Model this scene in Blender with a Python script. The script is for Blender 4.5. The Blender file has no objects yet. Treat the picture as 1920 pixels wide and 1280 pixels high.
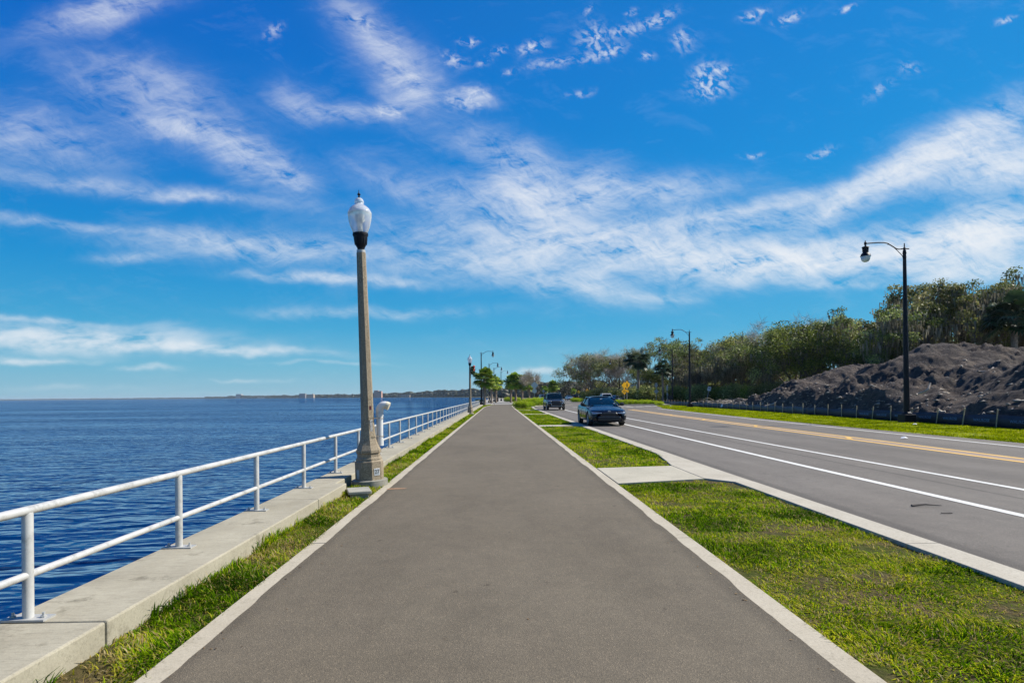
import bpy, math, random
import numpy as np
from mathutils import Vector, Matrix, Quaternion
R = math.radians
sc = bpy.context.scene
COL = sc.collection
# ---------------------------------------------------------------- camera
F_PX, H_CAM = 1100.0, 1.45
YAW, ROLL = R(1.35), R(0.49)
cam = bpy.data.cameras.new('camera'); camo = bpy.data.objects.new('camera', cam); COL.objects.link(camo)
cam.sensor_width = 36; cam.lens = 36*F_PX/1920.0
cam.shift_y = 101.8/1920.0
cam.clip_start = 0.05; cam.clip_end = 30000
camo.location = (0, 0, H_CAM)
fw = Vector((math.sin(YAW), math.cos(YAW), 0)); rt = Vector((math.cos(YAW), -math.sin(YAW), 0))
m = Matrix((( rt.x, 0, -fw.x), (rt.y, 0, -fw.y), (0, 1, 0)))
camo.rotation_euler = (m @ Matrix.Rotation(-ROLL, 3, 'Z')).to_euler()
sc.camera = camo
# ---------------------------------------------------------------- light
SUN_EL, SUN_PHI = R(45), R(14)            # azimuth measured from +X (across the road) towards +Y (down the path)
S = Vector((math.cos(SUN_EL)*math.cos(SUN_PHI), math.cos(SUN_EL)*math.sin(SUN_PHI), math.sin(SUN_EL)))
sl = bpy.data.lights.new('sun', 'SUN'); sl.energy = 5.0; sl.angle = R(0.53); sl.color = (1, .95, .86)
so = bpy.data.objects.new('sun', sl); COL.objects.link(so); so.rotation_euler = S.to_track_quat('Z', 'Y').to_euler()
so.location = (30, 10, 40)
sc.view_settings.view_transform = 'Standard'; sc.view_settings.look = 'None'
sc.view_settings.exposure = 0.6; sc.view_settings.gamma = 1
sc.render.engine = 'CYCLES'
# ---------------------------------------------------------------- world (sky + cirrus, all by direction)
W = bpy.data.worlds.new('World'); sc.world = W; W.use_nodes = True
nt = W.node_tree; N = nt.nodes; L = nt.links; N.clear()
def wn(t, **k):
    n = N.new(t)
    for a, b in k.items(): setattr(n, a, b)
    return n
def wm(op, a, b=None, c=None, clamp=False):
    n = N.new('ShaderNodeMath'); n.operation = op; n.use_clamp = clamp
    for i, v in enumerate((a, b, c)):
        if v is None: continue
        if isinstance(v, (int, float)): n.inputs[i].default_value = v
        else: L.new(v, n.inputs[i])
    return n.outputs[0]
sky = wn('ShaderNodeTexSky', sky_type='NISHITA'); sky.sun_disc = False
sky.sun_elevation = SUN_EL; sky.sun_rotation = math.pi/2 - SUN_PHI
sky.air_density = 1.0; sky.dust_density = 0.3; sky.ozone_density = 3.0
tc = wn('ShaderNodeTexCoord')
sep = wn('ShaderNodeSeparateXYZ'); L.new(tc.outputs['Generated'], sep.inputs[0])
dx, dy, dz = sep.outputs
ay = wm('MAXIMUM', wm('ABSOLUTE', dy), 0.12)
U = wm('DIVIDE', dx, ay); V = wm('DIVIDE', dz, ay)        # gnomonic about the direction of the path
def uv(px, py): return (px-934)/1100.0, (742-py)/1100.0
def comb(a, b, c=0.0):
    n = wn('ShaderNodeCombineXYZ')
    for i, v in enumerate((a, b, c)):
        if isinstance(v, (int, float)): n.inputs[i].default_value = v
        else: L.new(v, n.inputs[i])
    return n.outputs[0]
def noise(vec, scale, detail=6, rough=.6, dist=0.0, lac=2.0):
    n = wn('ShaderNodeTexNoise'); n.inputs['Scale'].default_value = scale; n.inputs['Detail'].default_value = detail
    n.inputs['Roughness'].default_value = rough; n.inputs['Distortion'].default_value = dist; n.inputs['Lacunarity'].default_value = lac
    L.new(vec, n.inputs['Vector']); return n.outputs['Fac']
uvv = comb(U, V, 0)
wrp = wm('SUBTRACT', noise(uvv, 5, 4, .6), .5); wrp2 = wm('SUBTRACT', noise(comb(U, V, 7.3), 5, 4, .6), .5)
U2 = wm('MULTIPLY_ADD', wrp, .09, U); V2 = wm('MULTIPLY_ADD', wrp2, .06, V)
def blob(px, py, rx, ry, ang, amp, p=1.0):
    u0, v0 = uv(px, py); a = R(ang); c, s = math.cos(a), math.sin(a); rx /= 1100; ry /= 1100
    du = wm('SUBTRACT', U2, u0); dv = wm('SUBTRACT', V2, v0)
    e1 = wm('ADD', wm('MULTIPLY', du, c/rx), wm('MULTIPLY', dv, s/rx))
    e2 = wm('ADD', wm('MULTIPLY', du, -s/ry), wm('MULTIPLY', dv, c/ry))
    q = wm('ADD', wm('MULTIPLY', e1, e1), wm('MULTIPLY', e2, e2))
    return wm('MULTIPLY', wm('POWER', 2.718, wm('MULTIPLY', q, -p)), amp)
def addall(l):
    o = l[0]
    for x in l[1:]: o = wm('ADD', o, x)
    return o
CIRRUS = [(215,25,110,24,14,.6),(290,172,130,50,-16,.42),(345,240,70,20,-8,.6),(50,250,170,50,-8,.36),(470,292,80,34,-30,.75),
 (555,335,40,20,-35,.45),(180,345,330,14,-6,.3),(390,372,90,9,-4,.45),(500,462,220,26,-3,.6),(250,482,60,8,0,.35),(110,420,200,8,-6,.3),
 (700,60,76,34,-42,.6),(775,150,60,42,-55,.8),(650,215,80,18,-6,.5),(885,190,36,15,-8,.75),(740,208,22,14,0,.6),(560,190,50,34,-20,.25),
 (1000,375,75,50,-25,1.1),(1112,358,38,52,-70,.95),(850,372,180,34,-14,.4),(930,440,220,26,-4,.5),(1080,475,280,32,2,.85),(1240,368,130,30,6,.6),(1200,430,140,20,8,.55),
 (1800,275,170,34,26,1.25),(1900,310,120,44,8,1.1),(1600,365,150,22,28,.85),(1420,395,200,16,16,.7),(1380,430,160,12,14,.5),(1640,470,330,34,7,1.2),(1430,490,200,26,0,1.0),(1850,450,130,46,16,1.05),(1860,510,150,24,4,.8),
 (640,520,150,9,-2,.7),(1050,535,160,22,-10,.55),(700,580,200,10,0,.3),(1560,535,120,8,-4,.35),(960,295,120,34,-15,.4),(1110,520,20,40,-70,.4),(1230,560,60,8,0,.3)]
BANK = [(130,632,300,26,-1,1.05),(420,650,210,10,-2,.9),(60,672,120,7,0,.6),(1010,690,100,8,1,.55),(480,710,70,4,0,.35),(290,686,60,6,0,.4),
 (100,600,180,7,-2,.4),(150,722,200,7,0,.3),(620,676,120,4,0,.25),(330,735,260,6,0,.3),(1040,735,260,8,0,.25)]
PUFF = [(1010,90,22,12,15,.85),(1115,72,28,24,20,.8),(1145,100,34,10,10,.75),(1255,40,28,10,25,.9),(1300,78,20,14,40,.75),(1335,140,30,22,30,.75),
 (1060,120,60,10,8,.4),(1185,60,40,12,15,.5),(1405,25,16,9,10,.85),(1480,22,22,8,20,.9),(1600,16,16,5,20,.9),(1345,160,40,16,15,.5),(880,78,16,6,0,.9),
 (1420,285,20,5,10,.6),(1550,280,28,6,15,.6),(1670,170,30,9,30,.35),(1720,125,22,9,10,.35),(885,192,36,20,0,.6),(525,65,20,10,30,.5),(1910,32,18,6,15,.7),
 (740,208,22,14,0,.6),(690,40,22,9,-20,.6),(850,110,22,12,-30,.6),(905,120,16,8,20,.5),(940,95,16,7,10,.6),(960,140,14,6,10,.5),(1090,175,20,6,10,.5),(1225,110,14,6,15,.7),(1200,25,14,6,15,.6),(1110,20,14,6,15,.6),(1370,125,16,6,20,.7),(1425,10,14,5,0,.6)]
# fibres: noise stretched along the wind, turned a little; finer where the streaks are
def rotuv(a, sx, sy, z):
    c, s = math.cos(R(a)), math.sin(R(a))
    x = wm('ADD', wm('MULTIPLY', U2, c*sx), wm('MULTIPLY', V2, s*sx)); y = wm('ADD', wm('MULTIPLY', U2, -s*sy), wm('MULTIPLY', V2, c*sy))
    return comb(x, y, z)
f1 = noise(rotuv(-20, 3.4, 9.0, 1.7), 2.2, 11, .68, .7)
f2 = noise(rotuv(12, 2.4, 12.0, 4.1), 2.4, 11, .70, .5)
f3 = noise(rotuv(-25, .7, 1.5, 9.0), 30, 9, .68, .6)
fib = wm('ADD', wm('MULTIPLY', f1, .55), wm('MULTIPLY', f2, .45))
ci = addall([blob(*b) for b in CIRRUS])
ci = wm('MULTIPLY', ci, wm('MULTIPLY', wm('SUBTRACT', wm('MULTIPLY_ADD', f3, .32, fib), .52), 3.9, clamp=True))
bk = wm('MULTIPLY', addall([blob(*b, 1.6) for b in BANK]), wm('MULTIPLY_ADD', wm('SUBTRACT', noise(comb(wm('MULTIPLY', U, .35), V, 2.0), 34, 6, .6, .2), .38), 3.2, .25, clamp=True))
f4 = noise(rotuv(-22, 1.0, 1.35, 3.0), 62, 6, .6, .3)
pf = wm('MULTIPLY', addall([blob(*b, 1.1) for b in PUFF]), wm('MULTIPLY', wm('SUBTRACT', f4, .44), 4.2, clamp=True))
# faint veil everywhere outside the framed part too
veil = wm('MULTIPLY', wm('SUBTRACT', fib, .52, clamp=True), .25)
al = wm('ADD', wm('ADD', ci, bk), wm('ADD', pf, veil))
al = wm('SUBTRACT', 1.0, wm('POWER', 2.718, wm('MULTIPLY', al, -1.45)))
up = wm('MULTIPLY', wm('ADD', dz, 0.0), 25, clamp=True); al = wm('MULTIPLY', al, up, clamp=True)
def skyramp(stops):
    r_ = wn('ShaderNodeValToRGB'); e_ = r_.color_ramp.elements
    while len(e_) < len(stops): e_.new(.5)
    for i, (q_, c_) in enumerate(stops): e_[i].position = q_; e_[i].color = (*c_, 1)
    L.new(wm('MAXIMUM', dz, 0.0), r_.inputs[0]); return r_.outputs[0]
away = skyramp([(0,(1.8,3.3,4.2)),(.05,(.95,3.0,4.3)),(.11,(.28,2.4,4.3)),(.2,(.01,1.75,4.2)),(.34,(.0,1.15,4.0)),(.5,(.0,.75,3.6)),(.75,(.01,.5,2.8)),(1,(.01,.4,2.3))])
sunw = skyramp([(0,(2.1,3.5,4.3)),(.05,(1.2,3.3,4.5)),(.11,(.40,2.7,4.6)),(.2,(.08,2.25,4.7)),(.34,(.02,1.9,4.7)),(.5,(.02,1.6,4.5)),(.75,(.06,1.2,3.7)),(1,(.02,.8,2.9))])
mr_ = wn('ShaderNodeMix', data_type='RGBA'); L.new(wm('MULTIPLY_ADD', dx, .75, .5, clamp=True), mr_.inputs[0]); L.new(away, mr_.inputs[6]); L.new(sunw, mr_.inputs[7])
mg = wn('ShaderNodeMix', data_type='RGBA'); mg.inputs[0].default_value = .96; L.new(sky.outputs[0], mg.inputs[6]); L.new(mr_.outputs[2], mg.inputs[7])
mx = wn('ShaderNodeMix', data_type='RGBA'); L.new(al, mx.inputs[0]); L.new(mg.outputs[2], mx.inputs[6]); mx.inputs[7].default_value = (5.8, 5.95, 6.15, 1)
bg = wn('ShaderNodeBackground'); bg.inputs['Strength'].default_value = 0.1; L.new(mx.outputs[2], bg.inputs['Color'])
wo = wn('ShaderNodeOutputWorld'); L.new(bg.outputs[0], wo.inputs[0])
W.cycles.sampling_method = 'MANUAL'; W.cycles.sample_map_resolution = 1024
# ---------------------------------------------------------------- helpers
def at(px, d, z=0.0):
    "point at depth d (metres along the view axis) on the bearing of photograph column px"
    p = fw*d + rt*((px-960)/F_PX*d); return Vector((p.x, p.y, z))
def tag(o, label=None, cat=None, group=None, kind=None):
    if label: o['label'] = label
    if cat: o['category'] = cat
    if group: o['group'] = group
    if kind: o['kind'] = kind
    return o
def empty(name, loc=(0,0,0), rz=0.0):
    o = bpy.data.objects.new(name, None); COL.objects.link(o); o.location = loc; o.rotation_euler.z = rz
    o.empty_display_size = .3; return o
def kids(o): return [c for c in o.children]
def copy_tree(o, parent=None):
    c = o.copy(); COL.objects.link(c); c.parent = parent
    for ch in list(o.children): copy_tree(ch, c)
    return c
class MB:
    def __init__(s): s.v = []; s.f = []
    def add(s, vs, fs):
        n = len(s.v); s.v += [tuple(v) for v in vs]; s.f += [tuple(i+n for i in f) for f in fs]; return s
    def box(s, x0, x1, y0, y1, z0, z1, M=None):
        vs = [Vector(p) for p in ((x0,y0,z0),(x1,y0,z0),(x1,y1,z0),(x0,y1,z0),(x0,y0,z1),(x1,y0,z1),(x1,y1,z1),(x0,y1,z1))]
        if M: vs = [M @ v for v in vs]
        return s.add(vs, [(0,3,2,1),(4,5,6,7),(0,1,5,4),(1,2,6,5),(2,3,7,6),(3,0,4,7)])
    def tube(s, pts, r, n=10, caps=True):
        pts = [Vector(p) for p in pts]; rs = r if isinstance(r, (list, tuple)) else [r]*len(pts)
        vs = []; up = None
        for i, p in enumerate(pts):
            t = (pts[min(i+1, len(pts)-1)] - pts[max(i-1, 0)]).normalized()
            if up is None: up = Vector((0,0,1)) if abs(t.z) < .9 else Vector((1,0,0))
            a = t.cross(up).normalized(); b = a.cross(t).normalized(); up = b
            for k in range(n):
                q = 2*math.pi*k/n; vs.append(p + (a*math.cos(q)+b*math.sin(q))*rs[i])
        fs = []
        for i in range(len(pts)-1):
            for k in range(n):
                j = (k+1) % n; fs.append((i*n+k, i*n+j, (i+1)*n+j, (i+1)*n+k))
        if caps: fs += [tuple(range(n-1,-1,-1)), tuple((len(pts)-1)*n+k for k in range(n))]
        return s.add(vs, fs)
    def lathe(s, prof, n=24, c=(0,0,0), caps=True, rot=0.0, M=None):
        vs = []; c = Vector(c)
        for (r, z) in prof:
            for k in range(n):
                q = 2*math.pi*k/n + rot; v = Vector((r*math.cos(q), r*math.sin(q), z))
                vs.append((M @ v if M else v) + c)
        fs = []
        for i in range(len(prof)-1):
            for k in range(n):
                j = (k+1) % n; fs.append((i*n+k, i*n+j, (i+1)*n+j, (i+1)*n+k))
        if caps: fs += [tuple(range(n-1,-1,-1)), tuple((len(prof)-1)*n+k for k in range(n))]
        return s.add(vs, fs)
    def prism(s, poly, z0, z1):
        n = len(poly); vs = [(x, y, z0) for x, y in poly] + [(x, y, z1) for x, y in poly]
        return s.add(vs, [tuple(range(n-1,-1,-1)), tuple(range(n, 2*n))] + [(i, (i+1) % n, n+(i+1) % n, n+i) for i in range(n)])
    def prism_xz(s, poly, y0, y1):
        n = len(poly); vs = [(x, y0, z) for x, z in poly] + [(x, y1, z) for x, z in poly]
        return s.add(vs, [tuple(range(n)), tuple(range(2*n-1, n-1, -1))] + [(i, n+i, n+(i+1) % n, (i+1) % n) for i in range(n)])
    def build(s, name, mat, parent=None, smooth=False, bevel=0.0):
        me = bpy.data.meshes.new(name); me.from_pydata(s.v, [], s.f); me.update()
        o = bpy.data.objects.new(name, me); COL.objects.link(o)
        me.materials.append(mat)
        if parent: o.parent = parent
        if smooth:
            me.polygons.foreach_set('use_smooth', [True]*len(me.polygons))
            try: me.set_sharp_from_angle(angle=R(40))
            except Exception: pass
        if bevel:
            b = o.modifiers.new('bevel', 'BEVEL'); b.width = bevel; b.segments = 2; b.limit_method = 'ANGLE'
        return o
def mesh_np(name, verts, faces_flat, per, mat, parent=None, attr=None, smooth=False):
    me = bpy.data.meshes.new(name); nv = len(verts); nf = len(faces_flat)//per
    me.vertices.add(nv); me.vertices.foreach_set('co', np.asarray(verts, np.float32).ravel())
    me.loops.add(nf*per); me.loops.foreach_set('vertex_index', np.asarray(faces_flat, np.int32))
    me.polygons.add(nf); me.polygons.foreach_set('loop_start', np.arange(0, nf*per, per, dtype=np.int32))
    try: me.polygons.foreach_set('loop_total', np.full(nf, per, np.int32))
    except Exception: pass
    if smooth: me.polygons.foreach_set('use_smooth', np.ones(nf, bool))
    me.update(calc_edges=True)
    if attr is not None:
        a = me.attributes.new('tint', 'FLOAT', 'POINT'); a.data.foreach_set('value', np.asarray(attr, np.float32))
    me.materials.append(mat)
    if name is None: return me
    o = bpy.data.objects.new(name, me); COL.objects.link(o)
    if parent: o.parent = parent
    return o
def vnoise(x, y, seed=0):
    x = np.asarray(x, float); y = np.asarray(y, float)
    xi = np.floor(x).astype(np.int64); yi = np.floor(y).astype(np.int64); fx = x-xi; fy = y-yi
    fx = fx*fx*(3-2*fx); fy = fy*fy*(3-2*fy)
    def h(a, b):
        n = (a*374761393 + b*668265263 + seed*982451653) & 0x7fffffff
        n = ((n ^ (n >> 13))*1274126177) & 0x7fffffff
        return ((n ^ (n >> 16)) & 0xffff)/65535.0
    return (h(xi,yi)*(1-fx)+h(xi+1,yi)*fx)*(1-fy) + (h(xi,yi+1)*(1-fx)+h(xi+1,yi+1)*fx)*fy
def fbm(x, y, o=4, seed=0, g=.5):
    s = 0; a = 1; t = 0
    for i in range(o): s = s + a*vnoise(np.asarray(x)*2**i, np.asarray(y)*2**i, seed+i); t += a; a *= g
    return s/t
# ---------------------------------------------------------------- materials
def newmat(name):
    m = bpy.data.materials.new(name); m.use_nodes = True
    return m, m.node_tree, m.node_tree.nodes['Principled BSDF']
def tnoise(T, scale, detail=5, rough=.6, vec=None, stretch=None, dist=0.0):
    n = T.nodes.new('ShaderNodeTexNoise'); n.inputs['Scale'].default_value = scale; n.inputs['Detail'].default_value = detail
    n.inputs['Roughness'].default_value = rough; n.inputs['Distortion'].default_value = dist
    if vec is None:
        c = T.nodes.new('ShaderNodeNewGeometry'); vec = c.outputs['Position']
    if stretch:
        mp = T.nodes.new('ShaderNodeMapping'); mp.inputs['Scale'].default_value = stretch; T.links.new(vec, mp.inputs[0]); vec = mp.outputs[0]
    T.links.new(vec, n.inputs['Vector']); return n.outputs['Fac']
def ramp(T, fac, stops):
    r = T.nodes.new('ShaderNodeValToRGB'); e = r.color_ramp.elements
    while len(e) < len(stops): e.new(.5)
    for i, (p, c) in enumerate(stops):
        e[i].position = p; e[i].color = (*c, 1) if len(c) == 3 else c
    T.links.new(fac, r.inputs[0]); return r.outputs[0]
def mixc(T, fac, a, b, mode='MIX'):
    n = T.nodes.new('ShaderNodeMix'); n.data_type = 'RGBA'; n.blend_type = mode
    for i, v in ((0, fac), (6, a), (7, b)):
        if isinstance(v, (int, float)): n.inputs[i].default_value = v
        elif isinstance(v, tuple): n.inputs[i].default_value = (*v, 1)
        else: T.links.new(v, n.inputs[i])
    return n.outputs[2]
def bump(T, B, h, strength=.5, dist=.01):
    b = T.nodes.new('ShaderNodeBump'); b.inputs['Strength'].default_value = strength; b.inputs['Distance'].default_value = dist
    T.links.new(h, b.inputs['Height']); T.links.new(b.outputs[0], B.inputs['Normal']); return b
def simple(name, col, rough=.5, metal=0.0, var=.12, vs=6.0, bs=0.0, bd=.002, bscale=60, coat=0.0, local=True, spec=None):
    m, T, B = newmat(name)
    vec = None
    if local:
        c = T.nodes.new('ShaderNodeTexCoord'); vec = c.outputs['Object']
    n = tnoise(T, vs, 5, .6, vec)
    lo = tuple(max(0, x*(1-var)) for x in col); hi = tuple(x*(1+var) for x in col)
    T.links.new(ramp(T, n, [(.3, lo), (.7, hi)]), B.inputs['Base Color'])
    B.inputs['Roughness'].default_value = rough; B.inputs['Metallic'].default_value = metal
    if coat: B.inputs['Coat Weight'].default_value = coat; B.inputs['Coat Roughness'].default_value = .03
    if spec is not None: B.inputs['Specular IOR Level'].default_value = spec
    if bs: bump(T, B, tnoise(T, bscale, 4, .6, vec), bs, bd)
    return m
def asphalt(name, c0, c1, big=.35, speck=.5, bands=()):
    m, T, B = newmat(name)
    n1 = tnoise(T, big, 5, .62); n2 = tnoise(T, 4.5, 5, .6)
    base = ramp(T, n1, [(.32, c0), (.68, c1)])
    base = mixc(T, .55, base, ramp(T, n2, [(.3, (.84,.84,.84)), (.7, (1.12,1.11,1.1))]), 'MULTIPLY')
    v = T.nodes.new('ShaderNodeTexVoronoi'); v.inputs['Scale'].default_value = 170
    g = T.nodes.new('ShaderNodeNewGeometry'); T.links.new(g.outputs['Position'], v.inputs['Vector'])
    sp = T.nodes.new('ShaderNodeSeparateColor'); T.links.new(v.outputs['Color'], sp.inputs[0])
    base = mixc(T, speck, base, ramp(T, sp.outputs[0], [(0, (.45,.45,.46)), (.45, (.9,.9,.9)), (.88, (1.15,1.13,1.1)), (1, (2.3,2.2,2.1))]), 'MULTIPLY')
    n3 = tnoise(T, 1.1, 6, .7, stretch=(1, .25, 1))
    base = mixc(T, .5, base, ramp(T, n3, [(.36, (.78,.77,.77)), (.5, (1,1,1)), (.66, (1.1,1.09,1.07))]), 'MULTIPLY')
    n5 = tnoise(T, 7, 3, .5); base = mixc(T, .75, base, ramp(T, n5, [(.0, (1,1,1)), (.69, (1,1,1)), (.74, (.55,.53,.5))]), 'MULTIPLY')
    n6 = tnoise(T, 2.3, 9, .8, stretch=(1, 2.2, 1), dist=1.5); base = mixc(T, .35, base, ramp(T, n6, [(.485, (1,1,1)), (.498, (.62,.6,.58)), (.512, (1,1,1))]), 'MULTIPLY')
    if bands:
        gp = T.nodes.new('ShaderNodeNewGeometry'); sx = T.nodes.new('ShaderNodeSeparateXYZ'); T.links.new(gp.outputs['Position'], sx.inputs[0])
        wob = tnoise(T, .8, 5, .7)
        for (x0, w, dark) in bands:
            a = T.nodes.new('ShaderNodeMath'); a.operation = 'MULTIPLY_ADD'; T.links.new(wob, a.inputs[0]); a.inputs[1].default_value = w*1.2; T.links.new(sx.outputs[0], a.inputs[2])
            d_ = T.nodes.new('ShaderNodeMath'); d_.operation = 'SUBTRACT'; T.links.new(a.outputs[0], d_.inputs[0]); d_.inputs[1].default_value = x0+w*.6
            e_ = T.nodes.new('ShaderNodeMath'); e_.operation = 'ABSOLUTE'; T.links.new(d_.outputs[0], e_.inputs[0])
            f_ = T.nodes.new('ShaderNodeMath'); f_.operation = 'DIVIDE'; T.links.new(e_.outputs[0], f_.inputs[0]); f_.inputs[1].default_value = w
            base = mixc(T, 1.0, base, ramp(T, f_.outputs[0], [(0, (dark,)*3), (.35, (dark,)*3), (1, (1,1,1))]), 'MULTIPLY')
    T.links.new(base, B.inputs['Base Color']); B.inputs['Roughness'].default_value = .85
    B.inputs['Specular IOR Level'].default_value = .3
    bump(T, B, v.outputs['Distance'], .55, .004); return m
def concrete(name, c0, c1, stain=.5, streak=(3, 3, 3)):
    m, T, B = newmat(name)
    n1 = tnoise(T, 1.3, 7, .68); n2 = tnoise(T, 14, 6, .7, stretch=streak); n3 = tnoise(T, 90, 3, .7)
    base = ramp(T, n1, [(.3, c0), (.66, c1)])
    base = mixc(T, .8, base, ramp(T, n2, [(.30, (.62,.61,.58)), (.46, (.96,.96,.95)), (.7, (1.07,1.07,1.06))]), 'MULTIPLY')
    base = mixc(T, .6, base, ramp(T, n3, [(.3, (.82,.82,.82)), (.7, (1.1,1.1,1.1))]), 'MULTIPLY')
    n4 = tnoise(T, 3.2, 8, .75)
    base = mixc(T, stain, base, ramp(T, n4, [(.33, (.5,.49,.45)), (.44, (1,1,1)), (1, (1,1,1))]), 'MULTIPLY')
    T.links.new(base, B.inputs['Base Color']); B.inputs['Roughness'].default_value = .88
    bump(T, B, tnoise(T, 60, 6, .7), .35, .006); return m
def leafmat(name, stops, trans=.35, objvar=.25, rough=.55, spec=.2):
    m, T, B = newmat(name)
    a = T.nodes.new('ShaderNodeAttribute'); a.attribute_name = 'tint'
    oi = T.nodes.new('ShaderNodeObjectInfo')
    c = ramp(T, a.outputs['Fac'], stops)
    c = mixc(T, objvar, c, ramp(T, oi.outputs['Random'], [(0, (.62,.50,.50)), (.4, (.95,.85,.75)), (.7, (.85,1,.8)), (1, (1.3,1.2,.8))]), 'MULTIPLY')
    T.links.new(c, B.inputs['Base Color']); B.inputs['Roughness'].default_value = rough; B.inputs['Specular IOR Level'].default_value = spec
    tr = T.nodes.new('ShaderNodeBsdfTranslucent'); T.links.new(c, tr.inputs['Color'])
    ms = T.nodes.new('ShaderNodeMixShader'); ms.inputs[0].default_value = trans
    out = T.nodes['Material Output']
    T.links.new(B.outputs[0], ms.inputs[1]); T.links.new(tr.outputs[0], ms.inputs[2]); T.links.new(ms.outputs[0], out.inputs[0])
    return m
M = {}
M['trail'] = asphalt('trail_asphalt', (.114,.094,.064), (.138,.115,.081), .35, .5, ((1.78,.16,.78),(-1.74,.12,.82)))
M['road'] = asphalt('road_asphalt', (.120,.106,.090), (.148,.133,.114), .25, .45, ((7.08,.05,.62),(8.55,.5,.88),(10.05,.45,.86),(5.1,.35,1.08),(12.1,.4,.90),(13.2,.35,.90),(4.3,.14,.72)))
M['edging'] = concrete('edging_concrete', (.34,.295,.215), (.43,.38,.29), .5)
M['kerb'] = concrete('kerb_concrete', (.35,.31,.24), (.43,.39,.31), .2)
M['ledge'] = concrete('ledge_concrete', (.26,.23,.165), (.37,.335,.25), .85, (.7, 5, 4))
M['slab'] = concrete('slab_concrete', (.34,.31,.235), (.43,.39,.30), .5)
M['plaza'] = concrete('plaza_concrete', (.24,.22,.19), (.31,.29,.25), .2)
M['darkconc'] = concrete('weathered_concrete', (.17,.16,.13), (.36,.34,.28), .6)
M['white_paint'] = concrete('white_road_paint', (.52,.51,.47), (.64,.63,.59), .4)
M['yellow_paint'] = concrete('yellow_road_paint', (.52,.31,.07), (.62,.38,.10), .4)
M['old_paint'] = concrete('worn_median', (.20,.15,.12), (.27,.20,.155), .35)
M['alu'] = simple('rail_metal', (.50,.49,.45), .38, .12, .12, 14, .15, .001, 90)
M['galv'] = simple('galvanised_steel', (.40,.395,.37), .55, .3, .15, 20)
M['black_paint'] = simple('black_pole_paint', (.006,.006,.010), .5, 0, .3, 5, .1, .001, 30, spec=.25)
M['rubber'] = simple('rubber', (.018,.018,.018), .75, 0, .2, 20)
M['pvc'] = simple('white_pvc', (.62,.615,.59), .3, 0, .06, 9)
M['pvc_old'] = simple('yellowed_pvc', (.62,.55,.40), .4, 0, .15, 9)
M['strap'] = simple('steel_strap', (.16,.13,.09), .5, .5, .2, 20)
M['wood'] = simple('stake_wood', (.42,.33,.22), .8, 0, .3, 8, .3, .003, 30)
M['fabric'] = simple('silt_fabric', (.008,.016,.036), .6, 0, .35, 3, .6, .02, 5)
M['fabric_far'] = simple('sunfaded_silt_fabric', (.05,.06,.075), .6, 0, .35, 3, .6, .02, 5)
M['ink'] = simple('faded_blue_ink', (.07,.17,.34), .6, 0, .2, 10)
M['glass_dark'] = simple('car_glass', (.001,.005,.007), .03, 0, .1, 3, spec=.42)
M['chrome'] = simple('chrome', (.75,.76,.78), .12, .95, .05, 3)
M['lamp_lens'] = simple('headlight_lens', (.30,.33,.36), .10, .5, .3, 22, coat=.6)
M['red_lens'] = simple('red_lens', (.45,.01,.01), .15, 0, .1, 12, coat=.5)
M['trim'] = simple('black_trim', (.012,.012,.013), .45, 0, .2, 20)
M['sign_yellow'] = simple('sign_orange_yellow', (.98,.50,.010), .45, 0, .06, 4)
M['sign_black'] = simple('sign_black', (.012,.012,.012), .5, 0, .1, 4)
M['sign_back'] = simple('sign_back_metal', (.42,.45,.46), .45, .35, .1, 6)
M['sign_white'] = simple('sign_white', (.72,.72,.72), .45, 0, .06, 6)
M['sign_green'] = simple('sign_green', (.02,.18,.08), .45, 0, .06, 6)
M['red_cloth'] = simple('red_ribbon', (.6,.08,.03), .5, 0, .2, 12)
M['bench_green'] = simple('dark_green_paint', (.02,.09,.06), .45, 0, .2, 12)
M['far_beige'] = simple('beige_render', (.36,.29,.22), .8, 0, .1, .1)
M['far_grey'] = simple('grey_render', (.20,.20,.21), .8, 0, .1, .1)
M['far_peach'] = simple('peach_render', (.55,.32,.23), .8, 0, .1, .1)
M['far_white'] = simple('white_render', (.34,.33,.31), .8, 0, .1, .1)
M['far_glass'] = simple('dark_windows', (.08,.10,.13), .2, 0, .1, .1)
def rail_mat():
    m, T, B = newmat('painted_rail_metal')
    tcn = T.nodes.new('ShaderNodeTexCoord'); g = T.nodes.new('ShaderNodeNewGeometry')
    n1 = tnoise(T, 3, 6, .7); n2 = tnoise(T, 26, 6, .75, stretch=(1,1,.25)); n3 = tnoise(T, 9, 5, .7)
    c = ramp(T, n1, [(.3, (.40,.395,.37)), (.7, (.54,.53,.50))])
    c = mixc(T, .8, c, ramp(T, n3, [(.34, (.66,.65,.62)), (.48, (1,1,1))]), 'MULTIPLY')
    c = mixc(T, ramp(T, n2, [(.70, (0,0,0)), (.76, (.75,.75,.75))]), c, (.20,.11,.05))
    T.links.new(c, B.inputs['Base Color']); T.links.new(ramp(T, n3, [(.3, (.30,)*3), (.7, (.55,)*3)]), B.inputs['Roughness']); B.inputs['Metallic'].default_value = .15
    bump(T, B, n3, .15, .003); return m
M['alu'] = rail_mat()
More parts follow.
